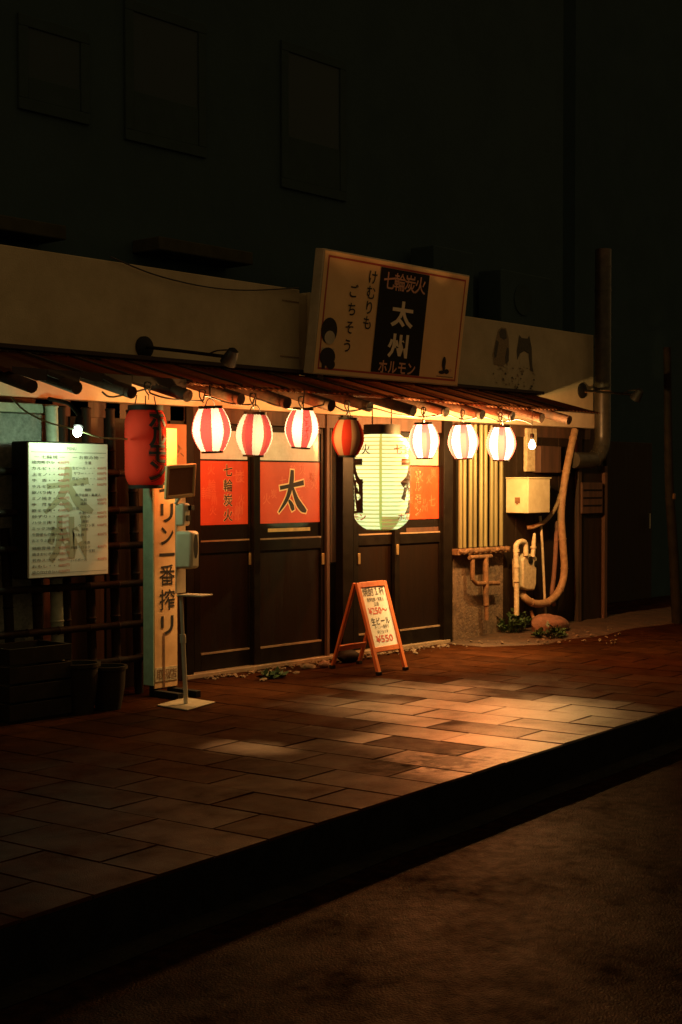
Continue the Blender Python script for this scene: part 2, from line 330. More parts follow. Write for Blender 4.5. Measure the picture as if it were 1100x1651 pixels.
    def rock(self, c, r, seed=0, sq=(1, 1, 0.7), mi=0, sub=2, amp=0.35):
        bm = bmesh.new(); bmesh.ops.create_icosphere(bm, subdivisions=sub, radius=1.0)
        off = Vector((seed * 3.1, seed * 1.7, seed * 0.9))
        for v in bm.verts:
            k = 1 + amp * mnoise.noise(v.co * 1.3 + off)
            v.co = Vector((v.co.x * sq[0], v.co.y * sq[1], v.co.z * sq[2])) * (r * k)
        bm.verts.ensure_lookup_table()
        self.add([Vector(c) + v.co for v in bm.verts], [tuple(v.index for v in f.verts) for f in bm.faces], mi); bm.free(); return self
    def turn(self, c, ang):
        ca, sa = math.cos(ang), math.sin(ang)
        self.v = [Vector((c[0] + (v.x - c[0]) * ca - (v.y - c[1]) * sa, c[1] + (v.x - c[0]) * sa + (v.y - c[1]) * ca, v.z)) for v in self.v]
        return self
    def build(self, name, mats, parent=None, bevel=0.0, smooth=True, angle=40):
        base = Vector((0, 0, 0))
        q = parent
        while q is not None: base = base + Vector(q.location); q = q.parent
        me = bpy.data.meshes.new(name)
        me.from_pydata([v - base for v in self.v], [], self.f)
        ms = mats if isinstance(mats, (list, tuple)) else [mats]
        for m in ms: me.materials.append(MT[m] if isinstance(m, str) else m)
        me.polygons.foreach_set("material_index", self.m)
        if smooth:
            me.polygons.foreach_set("use_smooth", [True] * len(me.polygons)); me.set_sharp_from_angle(angle=math.radians(angle))
        me.update()
        o = bpy.data.objects.new(name, me); COL.objects.link(o)
        if parent is not None: o.parent = parent
        if bevel:
            b = o.modifiers.new("soft_edges", 'BEVEL'); b.width = bevel; b.segments = 2; b.limit_method = 'ANGLE'; b.angle_limit = math.radians(50)
        return o

def tag(o, label=None, cat=None, group=None, kind=None):
    if label: o["label"] = label
    if cat: o["category"] = cat
    if group: o["group"] = group
    if kind: o["kind"] = kind
    return o
def thing(name, loc, label, cat, group=None):
    o = bpy.data.objects.new(name, None); o.empty_display_size = 0.1; COL.objects.link(o); o.location = loc
    return tag(o, label, cat, group)
def lamp(name, loc, power, col, r, parent=None):
    ld = bpy.data.lights.new(name, 'POINT'); ld.energy = power; ld.color = col; ld.shadow_soft_size = r
    o = bpy.data.objects.new(name, ld); COL.objects.link(o)
    base = Vector((0, 0, 0)); q = parent
    while q is not None: base += Vector(q.location); q = q.parent
    o.location = Vector(loc) - base; o.parent = parent
    return o
X = Vector((1, 0, 0)); Z = Vector((0, 0, 1))

# ------------------------------------------------------------------ ground: pavement, road, gutter
KA = math.radians(5.06); KD = Vector((math.cos(KA), math.sin(KA), 0)); KN = Vector((-math.sin(KA), math.cos(KA), 0)); KO = Vector((-2.69, -3.885, 0))
def K(a, n, z=0.0): return KO + KD * a + KN * n + Z * z
DROP = 0.23
g = MB(); g.add([(-150, -150, -DROP - .05), (150, -150, -DROP - .05), (150, 150, -DROP - .05), (-150, 150, -DROP - .05)], [(0, 1, 2, 3)])
tag(g.build("ground", "asphalt"), kind="structure")
g = MB(); g.add([K(-30, -14, -DROP), K(60, -14, -DROP), K(60, 0.02, -DROP), K(-30, 0.02, -DROP)], [(0, 1, 2, 3)])
tag(g.build("road", "asphalt"), kind="structure")
g = MB()
nseg = 60
prev = None
for i in range(nseg + 1):
    a = -20 + i * 0.75
    edge = 0.14 + 0.03 * mnoise.noise(Vector((a * 1.3, 0, 0))) 
    row = [K(a, 0.02, -DROP + .012), K(a, -0.05, -DROP + .010), K(a, -edge, -DROP + .004)]
    o = len(g.v); g.v += row
    if prev is not None:
        for j in range(2): g.f.append((prev + j, prev + j + 1, o + j + 1, o + j)); g.m.append(0)
    prev = o
tag(g.build("gutter", "gutter"), kind="structure")
g = MB()                                     # pavement: kerb face, bed of the joints, every paver
for i in range(-18, 40):
    a0, a1 = i * 0.9 + .001, (i + 1) * 0.9 - .001
    dz = random.uniform(-.002, .001)
    for vs in ([K(a0, 0, -.012 + dz), K(a1, 0, -.012 + dz), K(a1, -0.012, -DROP - .02), K(a0, -0.012, -DROP - .02)],): g.add(vs, [(0, 3, 2, 1)], 2)
g.add([K(-20, 0.0, -.0045), K(45, 0.0, -.0045), K(45, 9, -.0045), K(-20, 9, -.0045)], [(0, 1, 2, 3)], 1)
PW, PL, JT = 0.35, 0.65, 0.0032
for i in range(-40, 70):
    a0 = 0.04 + i * PW
    st = 0.0 if i % 2 else -PL / 2
    for j in range(0, 9):
        n0 = max(0.0, st + j * PL); n1 = st + (j + 1) * PL
        if n1 - n0 < .05: continue
        if abs(i) > 30 and j > 6: continue
        t1 = random.uniform(-.0016, .0016); t2 = random.uniform(-.0016, .0016); hz = random.uniform(-.0008, .001)
        if i % 7 == 3 and j % 3 == 1: hz -= .001
        A0, A1, B0, B1 = a0 + JT, a0 + PW - JT, n0 + JT * (n0 > 0), n1 - JT
        bz = lambda s, t: hz + t1 * s + t2 * t
        ins = .004
        top = [K(A0 + ins, B0 + ins, bz(-1, -1)), K(A1 - ins, B0 + ins, bz(1, -1)), K(A1 - ins, B1 - ins, bz(1, 1)), K(A0 + ins, B1 - ins, bz(-1, 1))]
        low = [K(A0, B0, -.012), K(A1, B0, -.012), K(A1, B1, -.012), K(A0, B1, -.012)]
        g.add(top + low, [(0, 1, 2, 3), (4, 5, 1, 0), (5, 6, 2, 1), (6, 7, 3, 2), (7, 4, 0, 3)], 0)
tag(g.build("pavement", ["pavers", "joint", "kerb"], smooth=False), kind="structure")
g = MB()                                     # bare soil along the foot of the wall on the right
nx_, ny_ = 60, 12
for i in range(nx_ + 1):
    for j in range(ny_ + 1):
        x = 2.55 + 6.5 * i / nx_; dep = 0.62 + 0.25 * mnoise.noise(Vector((x * 1.1, 3.3, 0))) + (0.25 if x > 3.2 else 0.25 * (x - 2.55) / .65)
        t = j / ny_; y = 0.1 - dep * t
        z = 0.035 * (1 - t) ** 0.7 * min(1, (x - 2.55) / .9) + 0.02 * mnoise.noise(Vector((x * 6, y * 6, 0))) * (1 - t) * min(1, (x - 2.55) / .9) + 0.004 - (0.02 if j == ny_ else 0)
        g.v.append(Vector((x, y, z)))
for i in range(nx_):
    for j in range(ny_):
        a = i * (ny_ + 1) + j; g.f.append((a, a + 1, a + ny_ + 2, a + ny_ + 1)); g.m.append(0)
tag(g.build("soil", "soil"), kind="structure")

# ------------------------------------------------------------------ the restaurant building
bld = thing("restaurant_building", (1.3, 0.3, 0), "low street restaurant with cream upper wall, log awning and red lit door panels", "building")
XL, XR = -7.0, 5.35
def xz(px, py, Y=0.0): p = U(px, py, Y); return p.x, p.z
# upper wall in two lengths with a shadow gap and pilaster
xg = U(484, 500).x
MB().box(XL, xg - .006, 0, .22, 2.33, 3.215).build("upper_wall", "plaster", bld, bevel=.006)
MB().box(xg + .006, xg + .11, .03, .22, 2.33, 3.19).build("pilaster", "plaster", bld, bevel=.004)
MB().box(xg + .118, XR, 0, .22, 2.33, 3.205).build("upper_wall", "plaster", bld, bevel=.006)
MB().box(xg + .118, xg + .19, -.10, -.002, 2.40, 3.20).build("wall_trim", "signside", bld, bevel=.004)
for px0, px1, py in ((455, 482, 484), (452, 482, 574)):
    a, c = U(px0, py), U(px1, py + 2); MB().box(a.x, c.x, -.004, -.0005, a.z - .006, a.z + .006).build("wall_crack", "mural2", bld)
MB().box(XL, 5.29, -.07, .12, 2.16, 2.327).build("lintel", "lintel", bld, bevel=.006)
MB().box(XL, 5.29, .0, .12, 2.04, 2.158).build("transom", "brownwood", bld, bevel=.004)
# wall behind the doors so nothing shows through
MB().box(XL, 5.9, .30, .40, 0.0, 2.33).build("back_wall", "darkwood", bld)
# threshold
MB().box(U(298, 1090).x, U(722, 1040).x, -.035, .12, 0.0, .035).build("threshold", "threshold", bld, bevel=.004)
# posts
def post(px0, px1, y0, y1, m="doorframe", z1=2.158, z0=.0):
    x0 = U(px0, 900, y0).x; x1 = U(px1, 900, y0).x
    return MB().box(x0, x1, y0, y1, z0, z1).build("post", m, bld, bevel=.005)
post(301, 313, -.02, .2); post(527, 532, -.01, .2, "brownwood"); post(553, 570, -.02, .2); post(716, 730, -.03, .2)
x0, x1 = U(533, 900, .06).x, U(552, 900, .06).x
MB().box(x0, x1, .06, .16, .85, 2.04).build("side_panel", "brownwood", bld, bevel=.004)
MB().box(x0, x1, .07, .17, .036, .84).build("side_panel", "doorframe", bld, bevel=.004)

def kanji_tai(mb, org, h, bold, mi, sx=1.0):
    """brush-like character made of four tapering strokes"""
    lev = [0.0]
    def stroke(pts, wd):
        lev[0] -= .0002
        P = catmull([(x, y, 0) for x, y in pts], 6); n = len(P); L = []; R = []
        for i, p in enumerate(P):
            t = (P[min(i + 1, n - 1)] - P[max(i - 1, 0)]).normalized(); s = Vector((-t.y, t.x, 0))
            k = i / (n - 1) * (len(wd) - 1); a = int(min(k, len(wd) - 2)); ww = (wd[a] + (wd[a + 1] - wd[a]) * (k - a)) / 2 + bold
            L.append(p + s * ww); R.append(p - s * ww)
        if bold: 
            e = (P[0] - P[1]).normalized() * bold; L[0] += e; R[0] += e; e = (P[-1] - P[-2]).normalized() * bold; L[-1] += e; R[-1] += e
        vs = [Vector(org) + Vector((0, lev[0], 0)) + X * (q.x * h * sx) + Z * (q.y * h) for q in L + R]
        mb.add(vs, [(i, n + i, n + i + 1, i + 1) for i in range(n - 1)], mi)
    stroke([(-.40, .10), (-.05, .15), (.38, .22)], [.09, .085, .10, .12])
    stroke([(.0, .50), (-.03, .22), (-.16, -.12), (-.44, -.44)], [.10, .14, .13, .10, .03])
    stroke([(.0, .14), (.14, -.16), (.30, -.34), (.46, -.43)], [.06, .12, .17, .16, .06])
    stroke([(-.12, -.17), (-.03, -.27), (.03, -.40)], [.05, .10, .13, .09])

def sliding_door(px0, px1, Y, film0, film1, film_y0, film_y1, content):
    """one door leaf; pixel bounds are read on its own plane"""
    x0, x1 = U(px0, 900, Y).x, U(px1, 900, Y).x
    zt, zb = 2.035, .04
    st = .075
    root = MB()
    root.box(x0, x0 + st, Y, Y + .04, zb, zt); root.box(x1 - st, x1, Y, Y + .04, zb, zt)
    zf1 = U((px0 + px1) / 2, film_y0, Y).z; zf0 = U((px0 + px1) / 2, film_y1, Y).z
    zr = U(365, 872).z
    root.box(x0 + st, x1 - st, Y, Y + .04, zt - .05, zt); root.box(x0 + st, x1 - st, Y, Y + .04, zb, zb + .13)
    root.box(x0 + st, x1 - st, Y, Y + .04, zr - .10, zr - .004)
    door = root.build("sliding_door", "doorframe", bld, bevel=.004)
    MB().box(x0 + st, x1 - st, Y - .003, Y + .02, zr - .006, zr + .006).build("door_rail", "threshold", door)
    MB().box(x0 + st, x1 - st, Y - .004, Y + .02, zb + .128, zb + .142).build("door_rail", "threshold", door)
    MB().box(x0 + st, x1 - st, Y + .018, Y + .03, zb + .14, zr - .10).build("door_board", "doorwood", door)
    MB().box(x0 + st, x1 - st, Y + .02, Y + .026, zr + .006, zf0).build("glass_pane", "glassdark", door)
    MB().box(x0 + st, x1 - st, Y + .02, Y + .026, zf1 + .012, zt - .05).build("lit_pane", "litpane", door)
    MB().box(x0 + st, x1 - st, Y + .004, Y + .022, zf1, zf1 + .012).build("glazing_bar", "doorframe", door)
    f = MB(); f.box(x0 + st, x1 - st, Y + .014, Y + .024, zf0, zf1, 0)
    yy = Y + .0115
    rnd = random.Random(int(px0))
    for k in range(13):
        f.text(rnd.choice("火炭七州輪ホル"), (rnd.uniform(x0 + st + .07, x1 - st - .07), yy + .0015, rnd.uniform(zf0 + .06, zf1 - .06)), X, Z, rnd.uniform(.06, .11), 0, 1)
    cx, cz, hh = (x0 + x1) / 2, (zf0 + zf1) / 2, zf1 - zf0
    content(f, cx, cz, hh, yy)
    f.build("red_film", ["redfilm", "filmmark", "ink", "kanjiedge"], door, smooth=False)
    return door, x0, x1, zf0, zf1, zr
def c_column(s, du=0.0, thin=False):
    def c(f, cx, cz, hh, yy):
        b = 0.0 if thin else .012
        f.column(s, (cx + du, yy - .0015, cz + hh * .47), X, Z, hh * .235, hh * .19, b + .022, 3)
        f.column(s, (cx + du, yy - .003, cz + hh * .47), X, Z, hh * .235, hh * .19, b, 2)
    return c
def c_tai(f, cx, cz, hh, yy):
    kanji_tai(f, (cx + .02, yy - .0015, cz - .0), hh * .74, .03, 3); kanji_tai(f, (cx + .02, yy - .003, cz), hh * .74, 0, 2)
d1 = sliding_door(313, 412, .06, 317, 407, 743, 846, c_column("七輪炭火", .04))
d2 = sliding_door(410, 527, .015, 421, 517, 745, 843, c_tai)
d3 = sliding_door(570, 644, .06, 575, 650, 751, 838, c_column("七輪炭火"))
d4 = sliding_door(637, 717, .015, 652, 712, 752, 837, c_column("ホルモン", -.02, True))
for d, pxs, Y in ((d1, (404, 905), .06), (d2, (521, 905), .015), (d3, (579, 905), .06), (d4, (641, 890), .015)):
    p = U(pxs[0], pxs[1] - 4, Y - .004)
    MB().box(p.x - .017, p.x + .017, Y - .010, Y + .002, p.z - .05, p.z + .05).build("door_handle", "brass", d[0], bevel=.003)
pa, pb = U(432, 858, .035), U(500, 850, .035)
MB().box(pa.x, pb.x, .032, .0345, pa.z, pb.z).build("door_strip", "yellowstrip", d2[0])
pa, pb = U(655, 858, .035), U(712, 849, .035)
MB().box(pa.x, pb.x, .032, .0345, pa.z, pb.z).build("door_strip", "brownwood", d4[0])

# ---- window of round vertical bars to the right of the doors
wx0, wz1 = xz(738, 692, -.05); wx1, wz0 = xz(812, 880, -.05)
wz0 = U(775, 880, -.05).z; wz1 = U(775, 690, -.05).z
win = MB().box(wx0 - .05, wx1 + .04, .02, .12, wz0 - .03, wz1 + .2).build("barred_window", "doorframe", bld, bevel=.004)
for i, px in enumerate((744, 752, 760.5, 769, 777.5, 786, 794.5, 802.5, 810)):
    x = U(px, 790, -.06).x
    MB().tube([(x, -.045 + .01 * (i % 2), wz0 - .01), (x, -.045 + .01 * (i % 2), wz1 + .03)], .0215, 12).build("window_bar", "bars", win)
s = MB(); s.box(wx0 - .06, wx1 + .05, -.10, .02, wz0 - .075, wz0 - .02)
for k in range(10): s.rock((wx0 + (wx1 - wx0) * k / 9, -.085, wz0 - .045), .045, k, (1.2, .8, .7))
s.build("window_sill", "rust", win)
# ---- rough base and dark boarding right of the doors
zbase = U(770, 890).z
MB().box(U(731, 950).x, U(812, 950).x, .0, .16, 0, zbase + .02).build("rough_base", "rock", bld, bevel=.01)
MB().box(U(731, 800).x, wx0 - .052, .01, .14, zbase + .022, 2.158).build("wall_board", "brownwood", bld, bevel=.004)
b = MB(); xa = wx1 + .045
while xa < 5.28:
    ww = random.uniform(.13, .19); b.box(xa, min(xa + ww, 5.30), .02 + random.uniform(0, .01), .14, 0.0, 2.158); xa += ww + .006
b.build("wall_boarding", "darkwood", bld, bevel=.003)
for px, wd, m in ((934, .07, "brownwood"), (976, .06, "brownwood")):
    x = U(px, 900, -.02).x; MB().box(x - wd / 2, x + wd / 2, -.03, .02, .0, 2.158 if px == 934 else 1.75).build("corner_post", m, bld, bevel=.004)
MB().box(U(938, 800).x, U(973, 800).x, .01, .12, .0, 2.158).build("recess_board", "darkwood", bld)
# ---- left part: rough stucco, boards
xs = U(70, 700, -.12).x
MB().box(XL, xs, -.12, .25, .0, 2.04).build("stucco_wall", "stucco", bld, bevel=.01)
MB().box(XL, U(88, 668, -.16).x, -.16, -.07, 2.045, 2.11).build("stucco_trim", "palebamboo", bld, bevel=.006)
b = MB(); xa = xs + .02
for k, ww in enumerate((.16, .14, .17, .15, .14, .17, .15, .16, .15, .14, .15, .16, .15, .14, .16, .15)):
    if xa + ww > U(301, 900).x: ww = U(300, 900).x - xa
    if ww > .02: b.box(xa, xa + ww, .0 + .012 * (k % 2), .14, .0, 2.158, k % 3 == 0)
    xa += ww + .006
b.build("wall_boarding", ["darkwood", "brownwood"], bld, bevel=.003)

# ---- awning: corrugated sheet on log rafters
AY, AZ0, AZ1, AX0, AX1 = -.78, 2.265, 2.475, -6.5, 4.20
def asag(x): return .012 * mnoise.noise(Vector((x * .9, 1.7, 0))) + .008 * math.sin(x * 2.1)
def arag(x):
    return .02 * mnoise.noise(Vector((x * 2.3, 5.1, 0)))
a = MB(); ns = 640; nt_ = 6
for i in range(ns + 1):
    x = AX0 + (AX1 - AX0) * i / ns
    for j in range(nt_ + 1):
        t = j / nt_; y = (AY + arag(x)) * t; z = AZ1 + (AZ0 - AZ1) * t + asag(x) * t + .008 * math.sin(2 * PI * x / .064)
        a.v.append(Vector((x, y, z)))
for i in range(ns):
    for j in range(nt_):
        q = i * (nt_ + 1) + j; a.f.append((q, q + 1, q + nt_ + 2, q + nt_ + 1)); a.m.append(0)
awn = a.build("awning", "sheet", bld, angle=80)
a = MB()
a.box(AX0, AX1, -.10, -.002, AZ1 + .012, AZ1 + .045).build("flashing", "sheetdark", awn, bevel=.004)
RX = [-4.1, -3.55, -3.0] + [U(px, 650, -.92).x for px in (128, 210, 301, 384, 460, 531, 597, 660, 719, 774, 826, 876, 917)]
for i, x in enumerate(RX):
    e = -.91 - .05 * random.random(); r = .042 + .006 * random.random(); dx = random.uniform(-.02, .02)
    zz = lambda y: AZ1 + (AZ0 - AZ1) * (y / AY) - r - .012
    MB().tube([(x - dx, -.005, zz(-.005)), (x, -.4, zz(-.4)), (x + dx, e, zz(e) - .002)], [r, r * 1.02, r], 12, 0).build("rafter", "log", awn)
    if i % 1 == 0 and i > 2:                       # battens lying on the sheet, seen as dark seams
        MB().bar((x + .18, -.06, zz(-.06) + r + .030), (x + .20, AY + .03, zz(AY + .03) + r + .030), .035, .012, (0, 0, 1)).build("batten", "sheetdark", awn)
MB().bar((AX0, -.70, AZ0 + .010), (AX1, -.70, AZ0 + .010), .03, .014, (0, 0, 1)).build("purlin", "sheetdark", awn)
b = MB()                                          # ragged torn strips of dark sheeting at the left end
for px0, px1, hh in ((20, 75, .05), (76, 128, .07), (130, 165, .03), (166, 212, .10), (213, 250, .03), (250, 300, .08)):
    x0, x1 = U(px0, 620, -.78).x, U(px1, 620, -.78).x
    pts = [(0, .03), (0, -.01), ((x1 - x0) * .35, -.015 - hh * .25), ((x1 - x0) * .7, -hh), ((x1 - x0), -hh * .9), ((x1 - x0), .03)]
    b.prism(pts, (x0, -.785, AZ0), X, Z, .006)
b.build("torn_strip", "sheetdark", awn)

# ---- upper storey behind, lit only by the town glow
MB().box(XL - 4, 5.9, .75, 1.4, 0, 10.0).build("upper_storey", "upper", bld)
def upper_window(px0, px1, py0, py1, Y=.75):
    a, c = U(px0, py1, Y), U(px1, py0, Y)
    f = MB(); t = .09
    f.box(a.x, c.x, Y - .025, Y, a.z, a.z + t); f.box(a.x, c.x, Y - .025, Y, c.z - t, c.z)
    f.box(a.x, a.x + t, Y - .025, Y, a.z + t, c.z - t); f.box(c.x - t, c.x, Y - .025, Y, a.z + t, c.z - t)
    f.box(a.x + t, c.x - t, Y - .018, Y, a.z + t, a.z + (c.z - a.z) * .36)
    o = f.build("upper_window", "upperframe", bld, bevel=.005)
    MB().box(a.x + t, c.x - t, Y - .012, Y - .004, a.z + (c.z - a.z) * .36, c.z - t).build("window_pane", "upperglass", o)
upper_window(200, 330, 40, 225); upper_window(452, 556, 100, 302); upper_window(28, 142, 55, 175)
for px0, px1, py0, py1 in ((-30, 97, 345, 374), (246, 398, 380, 412)):
    a, c = U(px0, (py0 + py1) / 2 - 4, .5), U(px1, (py0 + py1) / 2 + 8, .5)
    MB().box(a.x, c.x, .42, .75, a.z - .06, a.z + .05).build("window_ledge", "ledge", bld, bevel=.01)
MB().box(XL - 4, 5.9, .215, .75, 3.12, 3.16).build("roof_deck", "upper", bld)

# ------------------------------------------------------------------ neighbouring building to the right
nb = thing("neighbour_building", (12, 3, 0), "unlit dark building across the alley right of the restaurant", "building")
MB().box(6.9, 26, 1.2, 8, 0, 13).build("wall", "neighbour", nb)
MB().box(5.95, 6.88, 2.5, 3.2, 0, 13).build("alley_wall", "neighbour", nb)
o = MB().box(7.6, 8.8, 1.15, 1.2, 0, 2.1).build("door", "darkwood", nb, bevel=.006)
MB().tube([(8.65, 1.10, .95), (8.65, 1.10, 1.15)], .012, 8).build("handle", "steel", o)

# ------------------------------------------------------------------ main signboard above the awning
P0 = U(503, 603, -.25); P1 = U(738, 622, -.25); P2 = U(522, 400, -.39)
SW = P1.x - P0.x; SU = Vector((0, P2.y - P0.y, P2.z - P0.z)); SH = SU.length; SU.normalize(); SN = X.cross(SU).normalized()   # SN points to the street
sgn = thing("shop_signboard", P0 + X * SW / 2, "large cream shop signboard with black centre panel and red border, tilted above awning", "sign")
def S(u, v, d=0.0): return P0 + X * (SW * u) + SU * (SH * (1 - v)) + SN * d
def splate(mb, u0, u1, v0, v1, d, mi=0):
    return mb.add([S(u0, v1, d), S(u1, v1, d), S(u1, v0, d), S(u0, v0, d)], [(0, 1, 2, 3)], mi)
b = MB(); th = .10
vs = [S(u, v, d) for d in (-th, 0) for v in (1, 0) for u in (0, 1)]
b.add(vs, [(0, 2, 3, 1), (4, 5, 7, 6), (0, 1, 5, 4), (2, 6, 7, 3), (0, 4, 6, 2), (1, 3, 7, 5)])
b.build("sign_box", ["signside"], sgn, bevel=.006)
b = MB(); splate(b, .006, .994, .012, .988, .004, 0)
bw, bh = .008, .016
for q in ((.028, .972, .045, .045 + bh), (.028, .972, .955 - bh, .955), (.028, .028 + bw, .045 + bh, .955 - bh), (.972 - bw, .972, .045 + bh, .955 - bh)): splate(b, *q, .006, 1)
b.build("sign_face", ["signwhite", "signred"], sgn, smooth=False)
b = MB(); splate(b, .365, .70, .064, .936, .009, 0); b.build("black_panel", "black", sgn, smooth=False)
def sc(b, s, u, v0, v1, h, bold, mi, d=.008, wide=None):
    n = len(s)
    for i, ch in enumerate(s): b.text(ch, S(u - .012 * i / max(1, n), v0 + (v1 - v0) * (i + .5) / n, d), X, SU, h, bold, mi, wide)
b = MB(); sc(b, "けむりも", .318, .10, .60, .12, .012, 0); b.build("sign_lettering", "ink", sgn, smooth=False)
b = MB(); sc(b, "ごちそう", .205, .22, .82, .115, .012, 0); b.build("sign_lettering", "ink", sgn, smooth=False)
b = MB()
for i, ch in enumerate("七輪炭火"): b.text(ch, S(.425 + i * .072, .165 + .0 * i, .0115), X, SU, .15, .012, 0)
b.build("sign_lettering", "signpink", sgn, smooth=False)
b = MB(); b.text("太", S(.538, .43, .0115), X, SU, .215, .03, 0, .32); b.text("州", S(.528, .70, .0115), X, SU, .205, .025, 0, .29)
b.build("sign_lettering", "signcream", sgn, smooth=False)
b = MB()
for i, ch in enumerate("ホルモン"): b.text(ch, S(.44 + i * .066, .885, .0115), X, SU, .12, .02, 0)
b.build("sign_lettering", "signpink", sgn, smooth=False)
b = MB()                                          # small dark emblem at the lower right, plain ink figure at lower left
def ell(cu, cv, ru, rv, mi, d, n=20):
    b.add([S(cu + ru * math.cos(2 * PI * k / n), cv + rv * math.sin(2 * PI * k / n), d) for k in range(n)], [tuple(reversed(range(n)))], mi)
ell(.872, .80, .014, .055, 0, .008); ell(.862, .885, .022, .016, 0, .0085); ell(.898, .875, .018, .022, 0, .009); ell(.925, .86, .008, .014, 1, .0095); ell(.875, .845, .010, .03, 0, .0095)
splate(b, .825, .95, .918, .926, .008, 2)
b.build("sign_emblem", ["ink", "signpink", "mural2", "signside"], sgn, smooth=False)
b = MB()
ell(.075, .64, .05, .105, 0, .008); ell(.082, .695, .032, .055, 3, .0095)
splate(b, .040, .118, .78, .80, .0085, 3); ell(.080, .85, .048, .075, 0, .009); ell(.105, .91, .026, .04, 0, .0095); splate(b, .05, .07, .88, .95, .0095, 0)
b.build("ink_drawing", ["ink", "signpink", "mural2", "signside"], sgn, smooth=False)
b = MB()
for u in (.15, .85): b.bar(S(u, .1, -th), S(u, .1, -th) + Vector((0, .35, -.35)), .05, .05, X); b.bar(S(u, .93, -th), S(u, .93, -th) + Vector((0, .13, -.02)), .05, .05, X)
b.build("sign_bracket", "black", sgn)

# ------------------------------------------------------------------ painted mural of two plain figures on the upper wall
mur = thing("wall_mural", U(828, 628), "faded painted mural of two long-haired figures on the cream upper wall", "mural")
b = MB()
def W(px, py, d=.003): p = U(px, py); return Vector((p.x, -d, p.z))
def mpoly(pts, mi, d): b.add([W(px, py, d) for px, py in pts], [tuple(reversed(range(len(pts))))], mi)
mpoly([(808, 528), (816, 529), (820, 545), (821, 570), (818, 590), (812, 592), (796, 588), (794, 572), (799, 548), (803, 532)], 1, .0025)
mpoly([(808, 530), (815, 531), (817, 545), (812, 548), (806, 544), (804, 536)], 0, .004)
mpoly([(800, 548), (804, 552), (800, 575), (797, 578), (796, 570)], 0, .004)
mpoly([(817, 560), (820, 562), (820, 582), (815, 588), (814, 576)], 0, .004)
mpoly([(837, 540), (841, 545), (850, 546), (853, 541), (857, 560), (858, 590), (860, 600), (855, 598), (852, 570), (845, 566), (838, 570), (834, 580), (833, 566)], 0, .004)
mpoly([(838, 571), (845, 567), (851, 572), (852, 590), (846, 598), (838, 592)], 2, .0025)
rr = random.Random(3)
for k in range(70):
    px = rr.uniform(794, 862); py = 586 + (px - 794) * .1 + rr.uniform(0, 38); s_ = rr.uniform(.7, 2.4)
    mpoly([(px - s_, py - s_ * .4), (px + s_ * .3, py - s_), (px + s_, py + s_ * .5), (px - s_ * .2, py + s_)], rr.choice((0, 1, 1, 2)), .0045 + k * .00004)
b.build("painted_figure", ["mural1", "mural2", "plaster"], mur, smooth=False)

# ------------------------------------------------------------------ lanterns
def lantern_profile(R, H, k=26):
    out = []
    for i in range(k + 1):
        t = i / k                                  # 0 bottom .. 1 top
        z = -H / 2 + H * t
        s = math.sin(PI * (0.16 + 0.70 * t ** 0.92)) ** 0.62
        r = R * min(1.0, s) * (0.86 + 0.14 * min(1, t * 2.2))
        out.append((r * (1 + .010 * (1 if i % 2 else -1)), z))
    return out
def make_lantern(loc):
    t = thing("paper_lantern", loc, "x", "lantern", "striped lanterns hanging along the awning")
    R, H = .142, .315
    pr = lantern_profile(R, H)
    MB().lathe(loc, pr, 60, lambda i, k: (k // 6) % 2, capb=False, capt=False).build("paper_shell", ["wpaper", "rpaper"], t, angle=75)
    l = Vector(loc)
    MB().lathe(l + Z * (H / 2 - .006), [(pr[-1][0] - .012, 0), (pr[-1][0] + .004, 0), (pr[-1][0] + .004, .022), (pr[-1][0] - .012, .022)], 30, 0, capb=False, capt=False).build("top_ring", "black", t)
    MB().lathe(l - Z * (H / 2 + .010), [(pr[0][0] - .012, 0), (pr[0][0] + .003, 0), (pr[0][0] + .003, .018), (pr[0][0] - .012, .018)], 30, 0, capb=False, capt=False).build("bottom_ring", "black", t)
    top = l + Z * (H / 2)
    MB().tube(catmull([top + X * .07, top + Z * .05 + X * .04, top + Z * .07, top + Z * .05 - X * .04, top - X * .07], 4), .004, 6).tube([top + Z * .06, top + Z * .16], .006, 6).tube([top + Z * .0, top - Z * .08], .022, 10).build("hanger", "wire", t)
    lamp("bulb_light", l + Z * .005, 1.0, WARM, .028, t)
    return t
def copy_lantern(src, loc):
    c = src.copy(); COL.objects.link(c); c.location = loc
    for ch in src.children:
        d = ch.copy()
        if ch.type == 'LIGHT': d.data = ch.data.copy()
        COL.objects.link(d); d.parent = c
    return c
LB = "red and white striped paper lantern, "
LANT = [  # pixel centre, power, label tail, relative size, turn
    (341, 693, 115, LB + "glowing white, just right of the large red lantern", 1.00, .20),
    (410, 701, 60, LB + "glowing dimmer, before the post between two red door panels", .98, .05),
    (487, 691, 105, LB + "glowing, with small red script on its side", .93, .75),
    (561, 706, 0, LB + "unlit and dull, beside the big green-white lantern", .92, .32),
    (684, 711, 330, LB + "glowing, just right of the big green-white lantern", .92, .48),
    (747, 712, 350, LB + "glowing, left one over the barred window", .95, .42),
    (808, 715, 350, LB + "glowing, nearest to the bare bulb", .96, .36)]
LY = -.872
proto = make_lantern(U(LANT[0][0], LANT[0][1], LY))
lants = []
for i, (px, py, pw, lb, sc_, rot) in enumerate(LANT):
    loc = U(px, py, LY)
    o = proto if i == 0 else copy_lantern(proto, loc)
    lants.append(o); o["label"] = lb; o.scale = (sc_, sc_, sc_); o.rotation_euler = (random.uniform(-.06, .06), random.uniform(-.06, .06), rot)
    for ch in list(o.children):
        if ch.type == 'LIGHT':
            if pw: ch.data.energy = pw
            else: bpy.data.objects.remove(ch)
        elif pw == 0 and ch.name.startswith("paper_shell"):
            for k, mm in enumerate(("wpaper_off", "rpaper_off")):
                ch.material_slots[k].link = 'OBJECT'; ch.material_slots[k].material = MT[mm]
